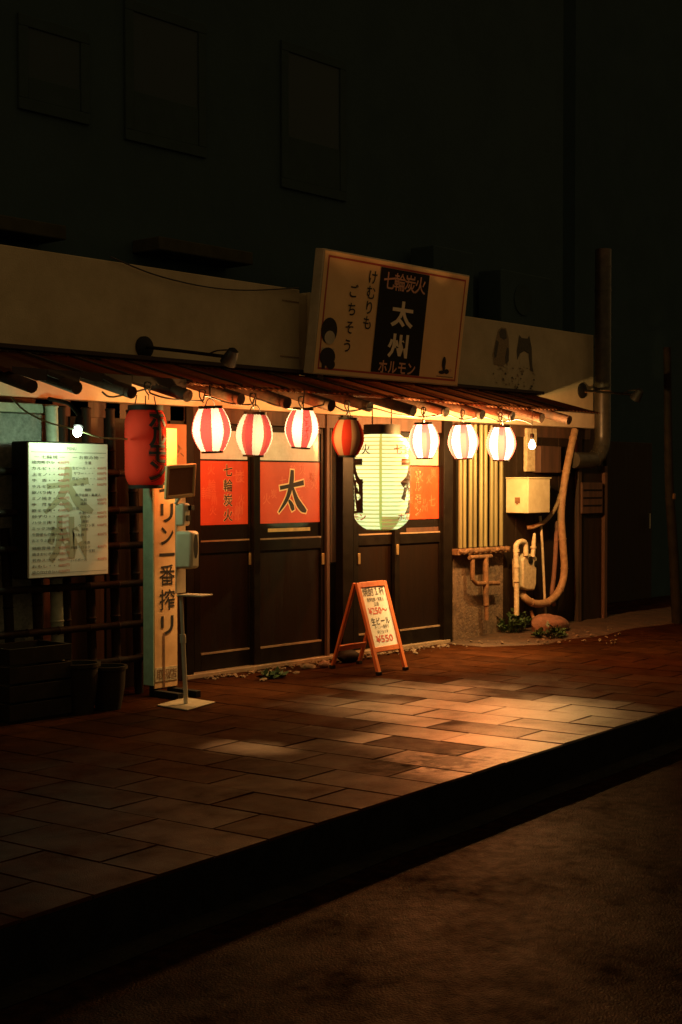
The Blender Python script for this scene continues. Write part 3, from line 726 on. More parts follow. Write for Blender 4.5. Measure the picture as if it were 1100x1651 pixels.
# black script on the third lantern
def wrap(mb, s, c, R_at, ang, z, h, bold=0.0, mi=0, wide=None, lift=.004, cut=.02):
    """a character laid on a surface of revolution; ang is the direction its middle faces, in the xy plane"""
    vs, fs, tw, thh = text2d(s, bold)
    if not vs: return
    bm = bmesh.new(); sx = sz = h / .92
    if wide: sx = wide / max(tw, 1e-6)
    bv = [bm.verts.new((a * sx, q * sz, 0)) for a, q in vs]
    for f in fs:
        try: bm.faces.new([bv[i] for i in f])
        except ValueError: pass
    bmesh.ops.triangulate(bm, faces=bm.faces[:])
    for _ in range(4):
        es = [e for e in bm.edges if e.calc_length() > cut]
        if not es: break
        bmesh.ops.subdivide_edges(bm, edges=es, cuts=1); bmesh.ops.triangulate(bm, faces=bm.faces[:])
    bm.verts.index_update()
    out = []
    for v in bm.verts:
        zz = z + v.co.y; r = R_at(zz) + lift; a = ang + v.co.x / max(R_at(z), .02)
        out.append(Vector(c) + Vector((math.cos(a) * r, math.sin(a) * r, zz)))
    mb.add(out, [tuple(v.index for v in f.verts) for f in bm.faces], mi); bm.free()
def view_angle(p):
    d = CAM - Vector(p); return math.atan2(d.y, d.x)
def prof_radius(prof):
    def f(z):
        if z <= prof[0][1]: return prof[0][0]
        for (r0, z0), (r1, z1) in zip(prof, prof[1:]):
            if z <= z1: return r0 + (r1 - r0) * (z - z0) / max(z1 - z0, 1e-9)
        return prof[-1][0]
    return f
t = lants[2]; b = MB(); c = Vector(t.location); rf = prof_radius(lantern_profile(.142, .315))
for i, ch in enumerate("ごちそう"): wrap(b, ch, c, rf, view_angle(c) + .30 - t.rotation_euler.z, .085 - i * .05, .05, 0, 0, lift=.003)
b.build("lantern_lettering", "redink", t)

# large red lantern on the left
c = U(235, 722, -.70); R = .168
k = PXM(c); H = 122 / k; R = 33.5 / k
rl = thing("red_lantern", c, "tall unlit red paper lantern with black outlined lettering, left of the striped ones", "lantern")
pr = []
for i in range(49):
    t_ = i / 48; z = -H / 2 + H * t_; e = min(t_, 1 - t_) * H; q = .105
    r = R * (1 - .24 * (1 - min(1, e / q)) ** 2.2); pr.append((r * (1 + (.006 if i % 2 else -.006)), z))
MB().lathe(c, pr, 48, 0).build("paper_shell", "redpaper", rl, angle=70)
b = MB(); rf = prof_radius(pr); va = view_angle(c)
for i, ch in enumerate("ホルモン"):
    for bold, mi, lf in ((.085, 1, .003), (.062, 2, .0045), (.03, 0, .006)):
        wrap(b, ch, c, rf, va + .66, H * .36 - i * H * .222, .150, bold, mi, .15, lf)
b.build("lantern_lettering", ["ink", "ink", "redpaper"], rl)
b = MB(); b.lathe(c + Z * (H / 2 - .004), [(.11, 0), (.125, 0), (.125, .035), (.11, .035)], 30, 0, capb=False, capt=False); b.build("top_ring", "black", rl)
MB().lathe(c - Z * (H / 2 + .02), [(.10, 0), (.122, 0), (.122, .024), (.10, .024)], 30, 0, capb=False, capt=False).build("bottom_ring", "black", rl)
b = MB()
for sx in (-.1, .1, 0): b.tube([c + Z * (H / 2 + .02) + X * sx, c + Z * (H / 2 + .10) + X * sx * .8], .004, 6)
b.build("hanger", "wire", rl)

# big green-white lantern in the middle
c = U(616, 776, -.52); k = PXM(c); H = 154 / k; R = 45 / k
gl = thing("green_lantern", c, "big barrel-shaped greenish white glowing lantern with black lettering, hung before the doors", "lantern")
pr = []
nr = 96
for i in range(nr + 1):
    t_ = i / nr; z = -H / 2 + H * t_; e = min(t_, 1 - t_) * H; q = .13
    r = R * (1 - .42 * (1 - min(1, e / q)) ** 2.4) * (1 - .03 * abs(t_ - .55)); pr.append((r * (1 + (.004 if (i // 2) % 2 else -.006)), z))
def gm(i, kk):
    if i % 4 == 3: return 1
    if kk in (6, 22, 38, 54): return 1
    if i < 13 and 56 <= (kk + 18) % 64: return 2
    return 0
MB().lathe(c, pr, 64, gm, capb=False, capt=False).build("paper_shell", ["gpaper", "grib", "beige"], gl, angle=70)
MB().lathe(c + Z * (H / 2 - .01), [(R * .60, 0), (R * .66, 0), (R * .66, .085), (R * .60, .085)], 36, 0, capb=False, capt=False).build("top_ring", "black", gl)
MB().lathe(c - Z * (H / 2 + .005), [(R * .50, 0), (R * .56, 0), (R * .56, .015), (R * .50, .015)], 36, 0, capb=True, capt=False).build("bottom_ring", "grib", gl)
b = MB(); rf = prof_radius(pr); va = view_angle(c)
for s_ in (-1, 1):
    a0 = va + s_ * 1.36
    for i, ch in enumerate("七輪炭火"): wrap(b, ch, c, rf, a0 + (i - 1.5) * .50, H * .33, .085, .012, 0, .085)
    wrap(b, "太", c, rf, a0, H * .135, .30, .045, 0, .32); wrap(b, "州", c, rf, a0, -H * .16, .27, .045, 0, .30)
    for i, ch in enumerate("ホルモン"): wrap(b, ch, c, rf, a0 + (i - 1.5) * .40, -H * .37, .065, .012, 1, .075)
b.build("lantern_lettering", ["ink", "redink"], gl)
b = MB()
for sx in (-.13, .13): b.tube([c + Z * (H / 2 + .05) + X * sx, Vector((c.x + sx, c.y, 2.30))], .006, 6)
b.build("hanger", "wire", gl)
for dz in (-.24, 0.0, .24): lamp("bulb_light", c + Z * dz, 1.8, (0.56, 1.0, 0.62), .04, gl)

# bare bulb at the right
c = U(858, 717, -.86)
bb = thing("bare_bulb", c, "bare glowing light bulb hanging under the right end of the awning", "light bulb")
MB().lathe(c, [(.004, -.042), (.022, -.036), (.032, -.020), (.033, -.004), (.026, .016), (.016, .034), (.015, .045)], 20).build("bulb_glass", "bulbglow", bb)
MB().lathe(c + Z * .046, [(.017, 0), (.02, .005), (.02, .05), (.012, .06)], 14).build("socket", "black", bb)
MB().tube([c + Z * .1, Vector((c.x, c.y, 2.26))], .004, 6).build("cord", "wire", bb)
lamp("bulb_light", c - Z * .005, 110, (1.0, .60, .19), .03, bb).data.shadow_soft_size = .03

# ------------------------------------------------------------------ left: menu box, work lamp, bamboo lattice
MY = -.50
xa, zt = xz(47, 713, MY); xb = U(173, 716, MY).x; zb = U(46, 933, MY).z
mb = thing("menu_board", ((xa + xb) / 2, MY, zb), "white menu board with rows of handwritten prices, hung on a black box at left", "menu board")
MB().box(xa + .0, xb - .0, MY + .018, MY + .20, zb - .01, zt + .01).build("back_box", "black", mb, bevel=.012)
MB().box(xa - .005, xb + .005, MY, MY + .017, zb, zt).build("board_face", "boardwhite", mb, bevel=.003)
b = MB(); ww, hh = xb - xa, zt - zb
def Mp(u, v, d=.002): return Vector((xa + ww * u, MY - d, zt - hh * v))
def mplate(u0, u1, v0, v1, mi, d): b.add([Mp(u0, v1, d), Mp(u1, v1, d), Mp(u1, v0, d), Mp(u0, v0, d)], [(0, 1, 2, 3)], mi)
kanji_tai(b, Mp(.49, .36, .0008), hh * .36, .012, 2, 1.35); b.text("州", Mp(.47, .72, .0015), X, Z, hh * .33, .03, 2, ww * .50)
b.text("MENU", Mp(.53, .04, .003), X, Z, hh * .030, 0, 1)
mplate(.02, .98, .068, .071, 1, .003); mplate(.02, .98, .968, .971, 1, .003); mplate(.515, .517, .15, .95, 4, .003)
b.text("一 七輪焼 一", Mp(.25, .105, .003), X, Z, hh * .026, 0, 1, ww * .38); b.text("一 お飲み物 一", Mp(.75, .105, .003), X, Z, hh * .026, 0, 1, ww * .42)
left = ["焼肉用ホル", "カルビ", "上ミノ", "牛　舌", "ホルモン", "豚バラ肉", "ミノ焼き", "中　落ち", "豚モモ肉", "砂ずり", "ハラミ肉", "ミックス盛", "牛野菜もの盛", "おとうふ焼き", "鶏軟骨焼き", "焼きおにぎり", "若布スープ", "おもし", "焼の付け合し"]
rr = random.Random(11)
for i, s_ in enumerate(left):
    v = .145 + i * .0445 + (.012 if i > 13 else 0)
    b.text(s_, Mp(.03, v, .003), X, Z, hh * .023, .006, 1, ww * min(.28, .055 * len(s_) + .02), 'L')
    for q in range(3): b.text("・", Mp(.25 + q * .055 if len(s_) < 6 else .30 + q * .03, v, .003), X, Z, hh * .03, .03, 1)
    b.text("%d円" % rr.choice((380, 480, 580, 680, 550, 850)), Mp(.43, v, .003), X, Z, hh * .023, .006, 3, ww * .13)
right = [(.145, "生酒", .74, 0), (.185, "生ビール・・・", .68, 1), (.225, "サワー・・・", .68, 1), (.265, "瓶ビール・・・", .68, 1), (.31, "冷　酒・・・", .68, 1), (.35, "焼酎", .74, 0),
         (.39, "黒伊佐錦・島美人", .74, 0), (.425, "水割", .68, 1), (.455, "湯割", .68, 1), (.49, "三岳", .58, 0), (.525, "水割・・", .70, 1), (.555, "ロック", .70, 1), (.59, "湯割", .70, 0),
         (.62, "ウーロン茶", .72, 1), (.65, "緑茶", .70, 0), (.69, "日本酒", .62, 1), (.75, "冷酒", .72, 0), (.785, "梅酒・ロック", .64, 1), (.815, "ソーダ割", .74, 0), (.88, "ハイボール", .62, 1)]
for v, s_, u, pr_ in right:
    b.text(s_, Mp(u, v, .003), X, Z, hh * .022, .008, 1, ww * .042 * len(s_))
    if pr_: b.text("%d円" % rr.choice((400, 450, 500, 550, 600)), Mp(.92, v, .003), X, Z, hh * .022, .008, 3, ww * .12)
b.build("menu_lettering", ["boardwhite", "textgrey", "greyink", "palered", "greyink"], mb, smooth=False)

c = U(126, 691, -.74)
wl = thing("work_lamp", c, "small black work lamp with greenish white bulb over the menu board", "lamp")
ax = Vector((-.35, -.25, -.9)).normalized()
MB().lathe(c - ax * .01, [(.006, -.0), (.024, .006), (.03, .03), (.026, .055), (.012, .068)], 16, axis=ax).build("bulb_glass", "greenglow", wl)
MB().lathe(c - ax * .075, [(.015, -.02), (.028, 0), (.030, .04), (.034, .062)], 16, axis=ax).build("socket", "black", wl)
MB().tube(catmull([c - ax * .09, c - ax * .13 + Vector((.01, .08, .02)), Vector((c.x + .06, -.55, c.z + .18)), Vector((c.x + .1, -.30, c.z + .22))], 5), .014, 8).build("lamp_arm", "black", wl)
lamp("bulb_light", c + ax * .06, 12, (0.68, 1.0, 0.56), .03, wl)
# pale cable through the work lamp
b = MB(); b.tube(catmull([U(18, 640, -.35), U(40, 662, -.5), U(75, 680, -.7), U(104, 688, -.78), U(128, 694, -.80), U(160, 705, -.78), U(185, 707, -.74), U(205, 708, -.72)], 5), .006, 6)
tag(b.build("lamp_cable", "palewire"), "pale thin cable strung from the wall through the work lamp to the red lantern", "cable")

LYY = -.30
lat = thing("bamboo_lattice", U(170, 1120, LYY), "dark bamboo lattice of uprights and rails below the menu board", "lattice fence")
lat.location.z = 0
def bamboo(p0, p1, r, m, name, n=7):
    p0 = Vector(p0); p1 = Vector(p1); pts = []; rs = []
    for i in range(n):
        for t_, k_ in ((0.02, 1.0), (.93, .98), (.965, 1.16), (.99, 1.0)):
            pts.append(p0 + (p1 - p0) * ((i + t_) / n)); rs.append(r * k_)
    return MB().tube(pts, rs, 12).build(name, m, lat)
for px, m, top in ((-40, "oldbamboo", 1.25), (20, "oldbamboo", 1.25), (66, "oldbamboo", 1.25), (95, "palebamboo", 2.1), (110, "oldbamboo", 2.1), (150, "oldbamboo", 2.1), (189, "oldbamboo", 2.1), (224, "oldbamboo", 2.1)):
    x = U(px, 900, LYY).x
    bamboo((x, LYY, .0), (x + random.uniform(-.02, .02), LYY + .08, top), .034 if px != 95 else .045, m, "upright", 7)
for py in (763, 822, 880, 942, 1008, 1064):
    p0, p1 = U(-60, py, LYY - .06), U(238, py, LYY - .06); zz = U(200, py, LYY - .06).z
    bamboo((p0.x, LYY - .045, zz + random.uniform(-.02, .02)), (p1.x, LYY - .045, zz), .026, "oldbamboo", "rail", 6)
for k, (px, py, r_, h_, lb) in enumerate(((146, 1152, .13, .34, "dark clay pot at the foot of the bamboo lattice, farther from the banner"), (193, 1146, .12, .30, "dark clay pot at the foot of the bamboo lattice, beside the banner sign"))):
    p = G(px, py)
    o = tag(MB().lathe((p.x, p.y + .12, 0), [(r_ * .72, 0), (r_ * .95, h_ * .5), (r_, h_ * .92), (r_ * 1.12, h_ * .93), (r_ * 1.12, h_), (r_ * .95, h_), (r_ * .9, h_ * .8)], 28).build("clay_pot", "clay"), lb, "pot", "pots below the lattice")
p = G(70, 1160)
cr = thing("wooden_crate", p, "dark wooden crate standing under the menu board at far left", "crate")
b = MB()
for i in range(4): b.box(p.x - .28, p.x + .22, p.y - .02 + .0, p.y, .02 + i * .12, .02 + i * .12 + .105)
b.build("front_board", "crate", cr, bevel=.003)
b = MB()
for i in range(4): b.box(p.x - .28, p.x - .262, p.y + .002, p.y + .34, .02 + i * .12, .02 + i * .12 + .105); b.box(p.x + .202, p.x + .22, p.y + .002, p.y + .34, .02 + i * .12, .02 + i * .12 + .105)
b.box(p.x - .26, p.x + .2, p.y + .32, p.y + .338, .02, .485); b.box(p.x - .26, p.x + .2, p.y + .003, p.y + .318, .0, .018)
b.build("side_board", "crate", cr, bevel=.003)

# ------------------------------------------------------------------ banner sign, poster, sanitiser stand
BY = -.52
xa = U(249, 900, BY).x; xb = U(286, 900, BY).x; zt = U(265, 690, BY).z; zb = U(268, 1108, BY).z
bn = thing("banner_sign", ((xa + xb) / 2, BY, 0), "tall narrow orange banner sign with vertical black lettering beside the doors", "sign")
b = MB(); b.box(xa, xb, BY, BY + .012, zb, zt); b.build("banner_board", "bannerface", bn, bevel=.002)
MB().box(xa - .012, xa - .001, BY + .002, BY + .11, zb + .02, zt).build("banner_edge", "bannerside", bn, bevel=.003)
b = MB(); cx = (xa + xb) / 2 + .0
for ch, py in (("キ", 786), ("リ", 827), ("ン", 864), ("一", 894), ("番", 927), ("搾", 967), ("リ", 1008)):
    pz = U(268, py, BY).z
    b.text("リ" if False else ch, (cx + .01, BY - .003, pz), X, Z, .150, .006 if ch in "番搾" else .022, 0, .15 if ch not in "リン" else .125)
b.build("banner_lettering", "ink", bn, smooth=False)
za, zc = U(268, 1096, BY).z, U(268, 1076, BY).z
b = MB(); b.box(xa + .004, xb - .004, BY - .003, BY - .0005, za - .005, zc + .005, 0)
for i, ch in enumerate("取扱店"): b.text(ch, (xa + (xb - xa) * (.24 + .27 * i), BY - .005, (za + zc) / 2), X, Z, .075, .004, 1)
b.build("dealer_label", ["creampaint", "rust"], bn, smooth=False)
MB().box(xa + .075, xa + .095, BY - .007, BY - .0055, zb, U(268, 1020, BY).z).build("rust_streak", "rust", bn)
b = MB(); b.box(xa + .0, xa + .05, BY + .014, BY + .06, 0.002, zb + .2); b.box(xb - .05, xb, BY + .014, BY + .06, 0.002, zb + .2); b.box(xa + .05, xb - .05, BY + .02, BY + .05, .05, zb + .05); b.box(xa + .0, xa + .05, BY - .25, BY + .013, .002, .05); b.box(xb - .05, xb, BY - .25, BY + .013, .002, .05)
b.build("banner_foot", "black", bn, bevel=.003)

xa, zt = xz(266, 683, -.24); xb = U(301, 683, -.24).x; zb = U(285, 800, -.24).z
ps = thing("paper_notice", ((xa + xb) / 2, -.24, zb), "plain orange-lit paper board with a faint ink sketch, behind the red lantern", "notice")
MB().box(xa, xb, -.24, -.215, zb, zt).build("notice_board", "poster", ps, bevel=.003)
b = MB(); rr = random.Random(5)
for k in range(16):
    p = Vector((xa + (xb - xa) * rr.uniform(.2, .75), -.2425 - k * .0001, U(280, rr.uniform(716, 738), -.24).z)); q = p + Vector((rr.uniform(-.04, .04), 0, rr.uniform(-.03, .03)))
    b.bar(p, q, .007, .0015, (0, 1, 0))
b.build("ink_sketch", "rust", ps)
MB().box((xa + xb) / 2 - .03, (xa + xb) / 2 + .03, -.212, -.004, .0, zt - .1).build("notice_post", "darkwood", ps)

PB = G(300, 1137); SY = PB.y
st = thing("sanitiser_stand", PB, "slim hand sanitiser stand with pump dispenser and small framed board beside the banner", "sanitiser stand")
p1, p2, p3 = G(253, 1139), G(302, 1147), G(347, 1134)
ctr = PB; e1 = (p2 - p1); e2 = (p3 - p2)
b = MB(); q = [p1, p2, p3, p1 + p3 - p2]
b.add([v + Z * .004 for v in q] + [v + Z * .012 for v in q], [(3, 2, 1, 0), (4, 5, 6, 7), (0, 1, 5, 4), (1, 2, 6, 5), (2, 3, 7, 6), (3, 0, 4, 7)])
b.build("base_plate", "plate", st, bevel=.002)
TA = .30; top = U(287, 815, SY); mid = U(292, 965, SY)
base = Vector((PB.x, PB.y, .012))
b = MB(); b.tube([base, base + (mid - base) * .62], .016, 14); b.build("pole", "steel", st)
b = MB(); b.tube([base + (mid - base) * .60, mid + Z * .02], .0125, 14); b.tube([base + (mid - base) * .58, base + (mid - base) * .66], .021, 14); b.build("pole_upper", "steel", st)
hx = mid.x
a, c2 = U(284, 957, SY + .02), U(306, 848, SY + .02)
HP = (hx, SY)
MB().box(a.x, c2.x, SY + .02, SY + .03, a.z, U(295, 800, SY + .02).z).turn(HP, TA).build("back_panel", "signside", st, bevel=.002)
pz = U(310, 958, SY).z
MB().box(hx - .03, hx + .13, SY - .18, SY + .018, pz - .008, pz + .004).turn(HP, TA).build("drip_tray", "plate", st, bevel=.003)
zz0, zz1 = U(304, 917, SY - .06).z, U(304, 856, SY - .06).z
dp = MB().box(hx - .055, hx + .062, SY - .115, SY + .018, zz0, zz1).turn(HP, TA).build("dispenser", "white", st, bevel=.022)
b = MB(); n = 24; cxx, czz = hx + .006, (zz0 + zz1) / 2 + .025
b.add([Vector((cxx + .030 * math.cos(2 * PI * i / n), SY - .1165, czz + .085 * math.sin(2 * PI * i / n))) for i in range(n)], [tuple(range(n))])
b.turn(HP, TA).build("dispenser_window", "black", dp)
zz0, zz1 = U(299, 848, SY - .03).z, U(299, 811, SY - .03).z
th_ = MB().box(hx - .045, hx + .045, SY - .05, SY + .018, zz0, zz1).turn(HP, TA).build("thermometer", "white", st, bevel=.014)
b = MB(); b.box(hx - .012, hx + .036, SY - .0565, SY - .0505, zz0 + .035, zz0 + .075); b.turn(HP, TA).build("thermometer_screen", "black", th_, bevel=.002)
b = MB(); b.box(hx + .015, hx + .06, SY - .075, SY - .0505, zz1 - .05, zz1 - .015); b.turn(HP, TA).build("thermometer_sensor", "black", th_, bevel=.002)
bm_ = Vector((1, .22, .06)).normalized(); bz = Vector((-.03, -.1, 1)).normalized(); bn_ = bm_.cross(bz)
cc = U(291, 776, SY - .05); kk = PXM(cc); wd, ht = 50 / kk / .62, 54 / kk
fr = MB()
for (o_, d_, l_) in ((-1, bz, 0), (1, bz, 0), (-1, bm_, 1), (1, bm_, 1)):
    if l_ == 0: fr.bar(cc + bm_ * (o_ * (wd / 2 - .012)) - bz * ht / 2, cc + bm_ * (o_ * (wd / 2 - .012)) + bz * ht / 2, .026, .022, bn_)
    else: fr.bar(cc + bz * (o_ * (ht / 2 - .012)) - bm_ * (wd / 2 - .026), cc + bz * (o_ * (ht / 2 - .012)) + bm_ * (wd / 2 - .026), .026, .02, bn_)
fo = fr.build("board_frame", "signwhite", st, bevel=.006)
b = MB(); b.add([cc + bm_ * (sx * (wd / 2 - .02)) + bz * (sz * (ht / 2 - .02)) + bn_ * .0 for sx, sz in ((-1, -1), (1, -1), (1, 1), (-1, 1))], [(0, 1, 2, 3)])
b.build("board_panel", "poster", fo, smooth=False)
MB().tube([cc - bz * (ht / 2 - .01), Vector((cc.x, SY, U(290, 812, SY).z))], .012, 10).build("board_neck", "white", st)

# ------------------------------------------------------------------ A-frame board
FL, FR_, BL, BR = G(611, 1089), G(654, 1081), G(536, 1078), G(578, 1071)
TL, TR = U(576, 940, -.70), U(626, 937, -.70)
zt = (TL.z + TR.z) / 2; TL.z = TR.z = zt
fx = (FR_ - FL).normalized()
TR = TL + fx * (FR_ - FL).length; BR = BL + fx * (FR_ - FL).length; BR.z = 0
af = thing("price_board", (FL + BR) / 2, "orange wooden A-frame board with white price sheet standing before the doors", "a-board")
up = (TL - FL).normalized(); nf = fx.cross(up).normalized()
b = MB()
for a, c2 in ((FL, TL), (FR_, TR)): b.bar(a + Z * .015, c2, .042, .026, nf)
Wd = (FR_ - FL).length; Lf = (TL - FL).length
def F(u, v, d=0.0): return FL + fx * (Wd * u) + up * (Lf * (1 - v)) + nf * d
b.bar(F(.05, .025), F(.95, .025), .05, .022, nf); b.bar(F(.05, .735), F(.95, .735), .045, .022, nf)
b.build("front_frame", "orangewood", af, bevel=.004)
b = MB(); upb = (TL - BL).normalized(); nb_ = fx.cross(upb)
for a, c2 in ((BL, TL + Vector((0, .025, 0))), (BR, TR + Vector((0, .025, 0)))): b.bar(a + Z * .015, c2, .036, .022, nb_)
q0 = BL + (TL - BL) * .24; q1 = BR + (TR - BR) * .24; b.bar(q0, q1, .05, .018, nb_)
b.build("rear_frame", "orangewood", af, bevel=.003)
b = MB(); b.add([F(.05, .73, .004), F(.95, .73, .004), F(.95, .03, .004), F(.05, .03, .004)], [(0, 1, 2, 3)], 0)
b.add([F(.05, .73, -.006), F(.95, .73, -.006), F(.95, .03, -.006), F(.05, .03, -.006)], [(3, 2, 1, 0)], 0)
b.build("price_sheet", "paperboard", af, smooth=False)
b = MB()
def ft(s, v, h, bold, mi, wfrac, u=.5): b.text(s, F(u, v, .006), fx, up, h, bold, mi, Wd * wfrac)
ft("焼酎１杯", .105, .076, .004, 0, .80); ft("黒伊佐錦・島美人", .195, .036, .01, 2, .62); ft("三岳", .245, .034, .01, 2, .18)
ft("¥250〜", .318, .075, .012, 1, .70); ft("生ビール", .432, .066, .008, 0, .68); ft("キリン一番搾り", .497, .032, .008, 2, .52); ft("中ジョッキ", .548, .032, .008, 2, .40); ft("¥550", .625, .075, .012, 1, .62)
b.build("price_lettering", ["ink", "redink", "textgrey"], af, smooth=False)
b = MB()
for p in (FL, FR_, BL, BR): b.box(p.x - .022, p.x + .022, p.y - .018, p.y + .018, 0.002, .03)
b.build("rubber_foot", "black", af, bevel=.003)
p = G(566, 1068)
o = MB(); o.rock((p.x, p.y + .02, .055), .11, 4, (1.2, .7, .55), 0); tag(o.build("sandbag", "clay"), "dark lumpy sandbag lying under the A-frame board", "sandbag")
p = G(523, 1077); o = MB(); o.rock((p.x, p.y, .03), .05, 9, (1.1, .8, .7), 0); tag(o.build("stone", "stone"), "small dark stone beside the A-frame's rear leg", "stone")

# ------------------------------------------------------------------ wall arm lamps
def arm_lamp(px, py, hx, hy, label, r):
    p = U(px, py); q = U(hx, hy, -.80)
    t = thing("arm_lamp", p, label, "wall lamp", "arm lamps on the upper wall")
    MB().lathe(p, [(.085, 0), (.085, .018), (.05, .035), (.02, .04)], 24, axis=(0, -1, 0)).build("wall_plate", "black", t)
    MB().tube(catmull([p + Vector((0, -.03, 0)), p + (q - p) * .5 + Vector((0, 0, .004)), q], 5), .013, 8).build("arm", "black", t)
    ax = Vector((.05, .55, -.75)).normalized()
    hd = MB().lathe(q, [(.015, -.075), (.038, -.06), (.05, -.01), (.058, .03), (.062, .055), (.057, .055), (.045, .02)], 22, axis=ax, capt=False).build("lamp_head", "black", t)
    MB().lathe(q + ax * .045, [(.048, -.03), (.035, -.015), (.01, -.008)], 20, axis=ax).build("lamp_lens", "lens", hd)
    b = MB(); b.tube(catmull([p + (q - p) * .74, p + (q - p) * .84 + Vector((0, 0, .035)), p + (q - p) * .95 + Vector((0, 0, .05)), q - ax * .07], 5), .006, 6); b.build("lamp_cord", "wire", t)
arm_lamp(232, 560, 372, 576, "unlit black spot lamp on a long arm left of the signboard", 1)
arm_lamp(938, 630, 1028, 637, "unlit black spot lamp on an arm at the wall's right end, by the duct", 1)

# ------------------------------------------------------------------ right end: duct, boxes, pipes, meter
DY = -.16
p = U(972, 600, DY); k = PXM(p); r = 13 / k
dt = thing("exhaust_duct", (p.x, DY, 2.0), "round galvanised exhaust duct rising past the right end of the wall", "duct")
zb = U(972, 705, DY).z; zt = U(972, 405, DY).z
b = MB(); b.tube([(p.x, DY, zb), (p.x, DY, zt + .02)], r, 24)
zz = zb + .05
while zz < zt:
    b.tube([(p.x, DY, zz), (p.x, DY, zz + .014)], r * 1.05, 24); zz += .26
b.build("duct_pipe", "duct", dt)
pe = [Vector((p.x, DY, zb + .001))]
for i in range(1, 9):
    a = PI / 2 * i / 8; pe.append(Vector((p.x - .26 * (1 - math.cos(a)), DY, zb - .26 * math.sin(a))))
pe.append(pe[-1] - X * .35)
b = MB(); b.tube(pe, r * .99, 20)
for i in (2, 4, 6): b.tube([pe[i] + (pe[i + 1] - pe[i]) * .4, pe[i] + (pe[i + 1] - pe[i]) * .55], r * 1.04, 20)
b.build("duct_elbow", "duct", dt)
b = MB(); b.tube([(p.x - r - .1, DY, U(972, 632, DY).z), (p.x + r + .02, DY, U(972, 632, DY).z)], .012, 8); b.tube([(p.x, DY, U(972, 632, DY).z - .012), (p.x, DY, U(972, 632, DY).z + .012)], r * 1.08, 24); b.tube([(p.x - r - .08, DY, U(972, 632, DY).z), (p.x - r - .08, .0, U(972, 632, DY).z)], .012, 8)
b.build("duct_clamp", "rust", dt)

YB = -.26
xa = U(852, 800, YB).x; xb = U(887, 800, YB).x; za = U(868, 827, YB).z; zc = U(868, 772, YB).z
ub = thing("utility_box", ((xa + xb) / 2, 0, za), "cream metal utility box on the dark wall below the bare bulb", "utility box")
MB().box(xa, xb, YB, .015, za, zc).build("box_body", "cream", ub, bevel=.006)
MB().box(xa - .012, xb + .012, YB - .012, .012, zc + .001, zc + .016).build("box_lid", "cream", ub, bevel=.004)
MB().box(xa - .006, xa - .0005, -.16, -.10, za + .10, za + .16).box(xa - .012, xa - .006, -.14, -.12, za + .09, za + .10).build("box_latch", "rust", ub)
pa, pb = U(850, 760, -.03), U(866, 704, -.03)
o = MB().box(pa.x, pb.x, -.03, .015, pa.z, 2.13).build("wall_plate", "creampaint", None, bevel=.004); tag(o, "narrow pale weathered board on the wall just behind the bare bulb", "board")
pa, pb = U(872, 762, -.10), U(905, 738, -.10)
o = MB().box(pa.x, pb.x, -.10, .015, pa.z, pb.z + .12); o = o.build("junction_box", "brownwood", None, bevel=.006); tag(o, "dull grey junction box between the bare bulb and the duct elbow", "junction box")
def pipe(name, pts, r, m, label, cat, Y=-.14, group=None, n=10, ribs=0):
    P = catmull([U(px, py, Y + dy) for px, py, dy in pts], 8); b = MB(); b.tube(P, r, n)
    if ribs:
        for i in range(3, len(P) - 3, ribs): b.tube([P[i], P[i] + (P[i + 1] - P[i]) * .3], r * 1.12, n)
    return tag(b.build(name, m), label, cat, group)
pipe("insulated_hose", [(927, 694, .05), (918, 735, 0), (909, 785, 0), (905, 830, 0), (908, 880, 0), (910, 920, 0), (903, 950, 0), (885, 970, 0), (862, 973, 0), (845, 963, .03), (842, 955, .10)], .040, "hose", "thick tape-wrapped hose curving down beside the utility box to the gas meter", "hose", ribs=9)
pipe("thin_hose", [(919, 730, .05), (909, 775, .02), (899, 812, 0), (882, 838, 0), (864, 848, 0), (850, 851, .06)], .022, "hose", "thin hose branching from the thick one under the utility box", "hose", Y=-.12, ribs=12)
pipe("wall_pipe", [(871, 832, .03), (874, 870, 0), (877, 930, 0), (880, 1004, 0)], .014, "creampaint", "thin cream pipe running down the wall right of the gas meter", "pipe", Y=-.10)
pipe("dark_hose", [(898, 840, .02), (896, 890, 0), (893, 930, 0), (890, 958, 0), (893, 975, .04)], .024, "stone", "dark reddish hose hanging inside the loop of the thick hose", "hose", Y=-.07)
pipe("drain_stub", [(856, 985, .05), (862, 1000, 0), (866, 1008, 0)], .018, "hose", "short drain stub poking from the wall below the gas meter", "pipe", Y=-.12)

GY = -.16
pa, pb = U(843, 948, GY), U(866, 893, GY)
gm_ = thing("gas_meter", ((pa.x + pb.x) / 2, GY, pa.z), "cream gas meter with bent inlet pipe and dark dials on the wall", "gas meter")
cxm, w2 = (pa.x + pb.x) / 2, (pb.x - pa.x) / 2; h2 = pb.z - pa.z
body = MB().prism([(-w2 * .9, 0), (-w2 * .3, -.03), (w2 * .7, -.035), (w2 * .95, .03), (w2, h2 * .55), (w2 * 1.05, h2 * .9), (w2 * .5, h2), (-w2 * .4, h2 * 1.03), (-w2, h2 * .85)], (cxm, GY, pa.z), X, Z, .14).build("meter_body", "creampaint", gm_, bevel=.015)
b = MB()
for px, py, rr_ in ((855, 903, .030), (864, 909, .026)):
    q = U(px, py, GY - .001); b.lathe((q.x, GY - .001, q.z), [(rr_ * 1.3, 0), (rr_ * 1.3, .01), (rr_, .012), (rr_ * .6, .014)], 18, axis=(0, -1, 0))
b.build("meter_dial", "black", body)
b = MB(); P = [U(833, 992, GY), U(833, 940, GY), U(832, 890, GY), U(833, 878, GY), U(840, 873, GY), U(847, 876, GY), U(848, 896, GY)]
b.tube(catmull(P, 6), .027, 12)
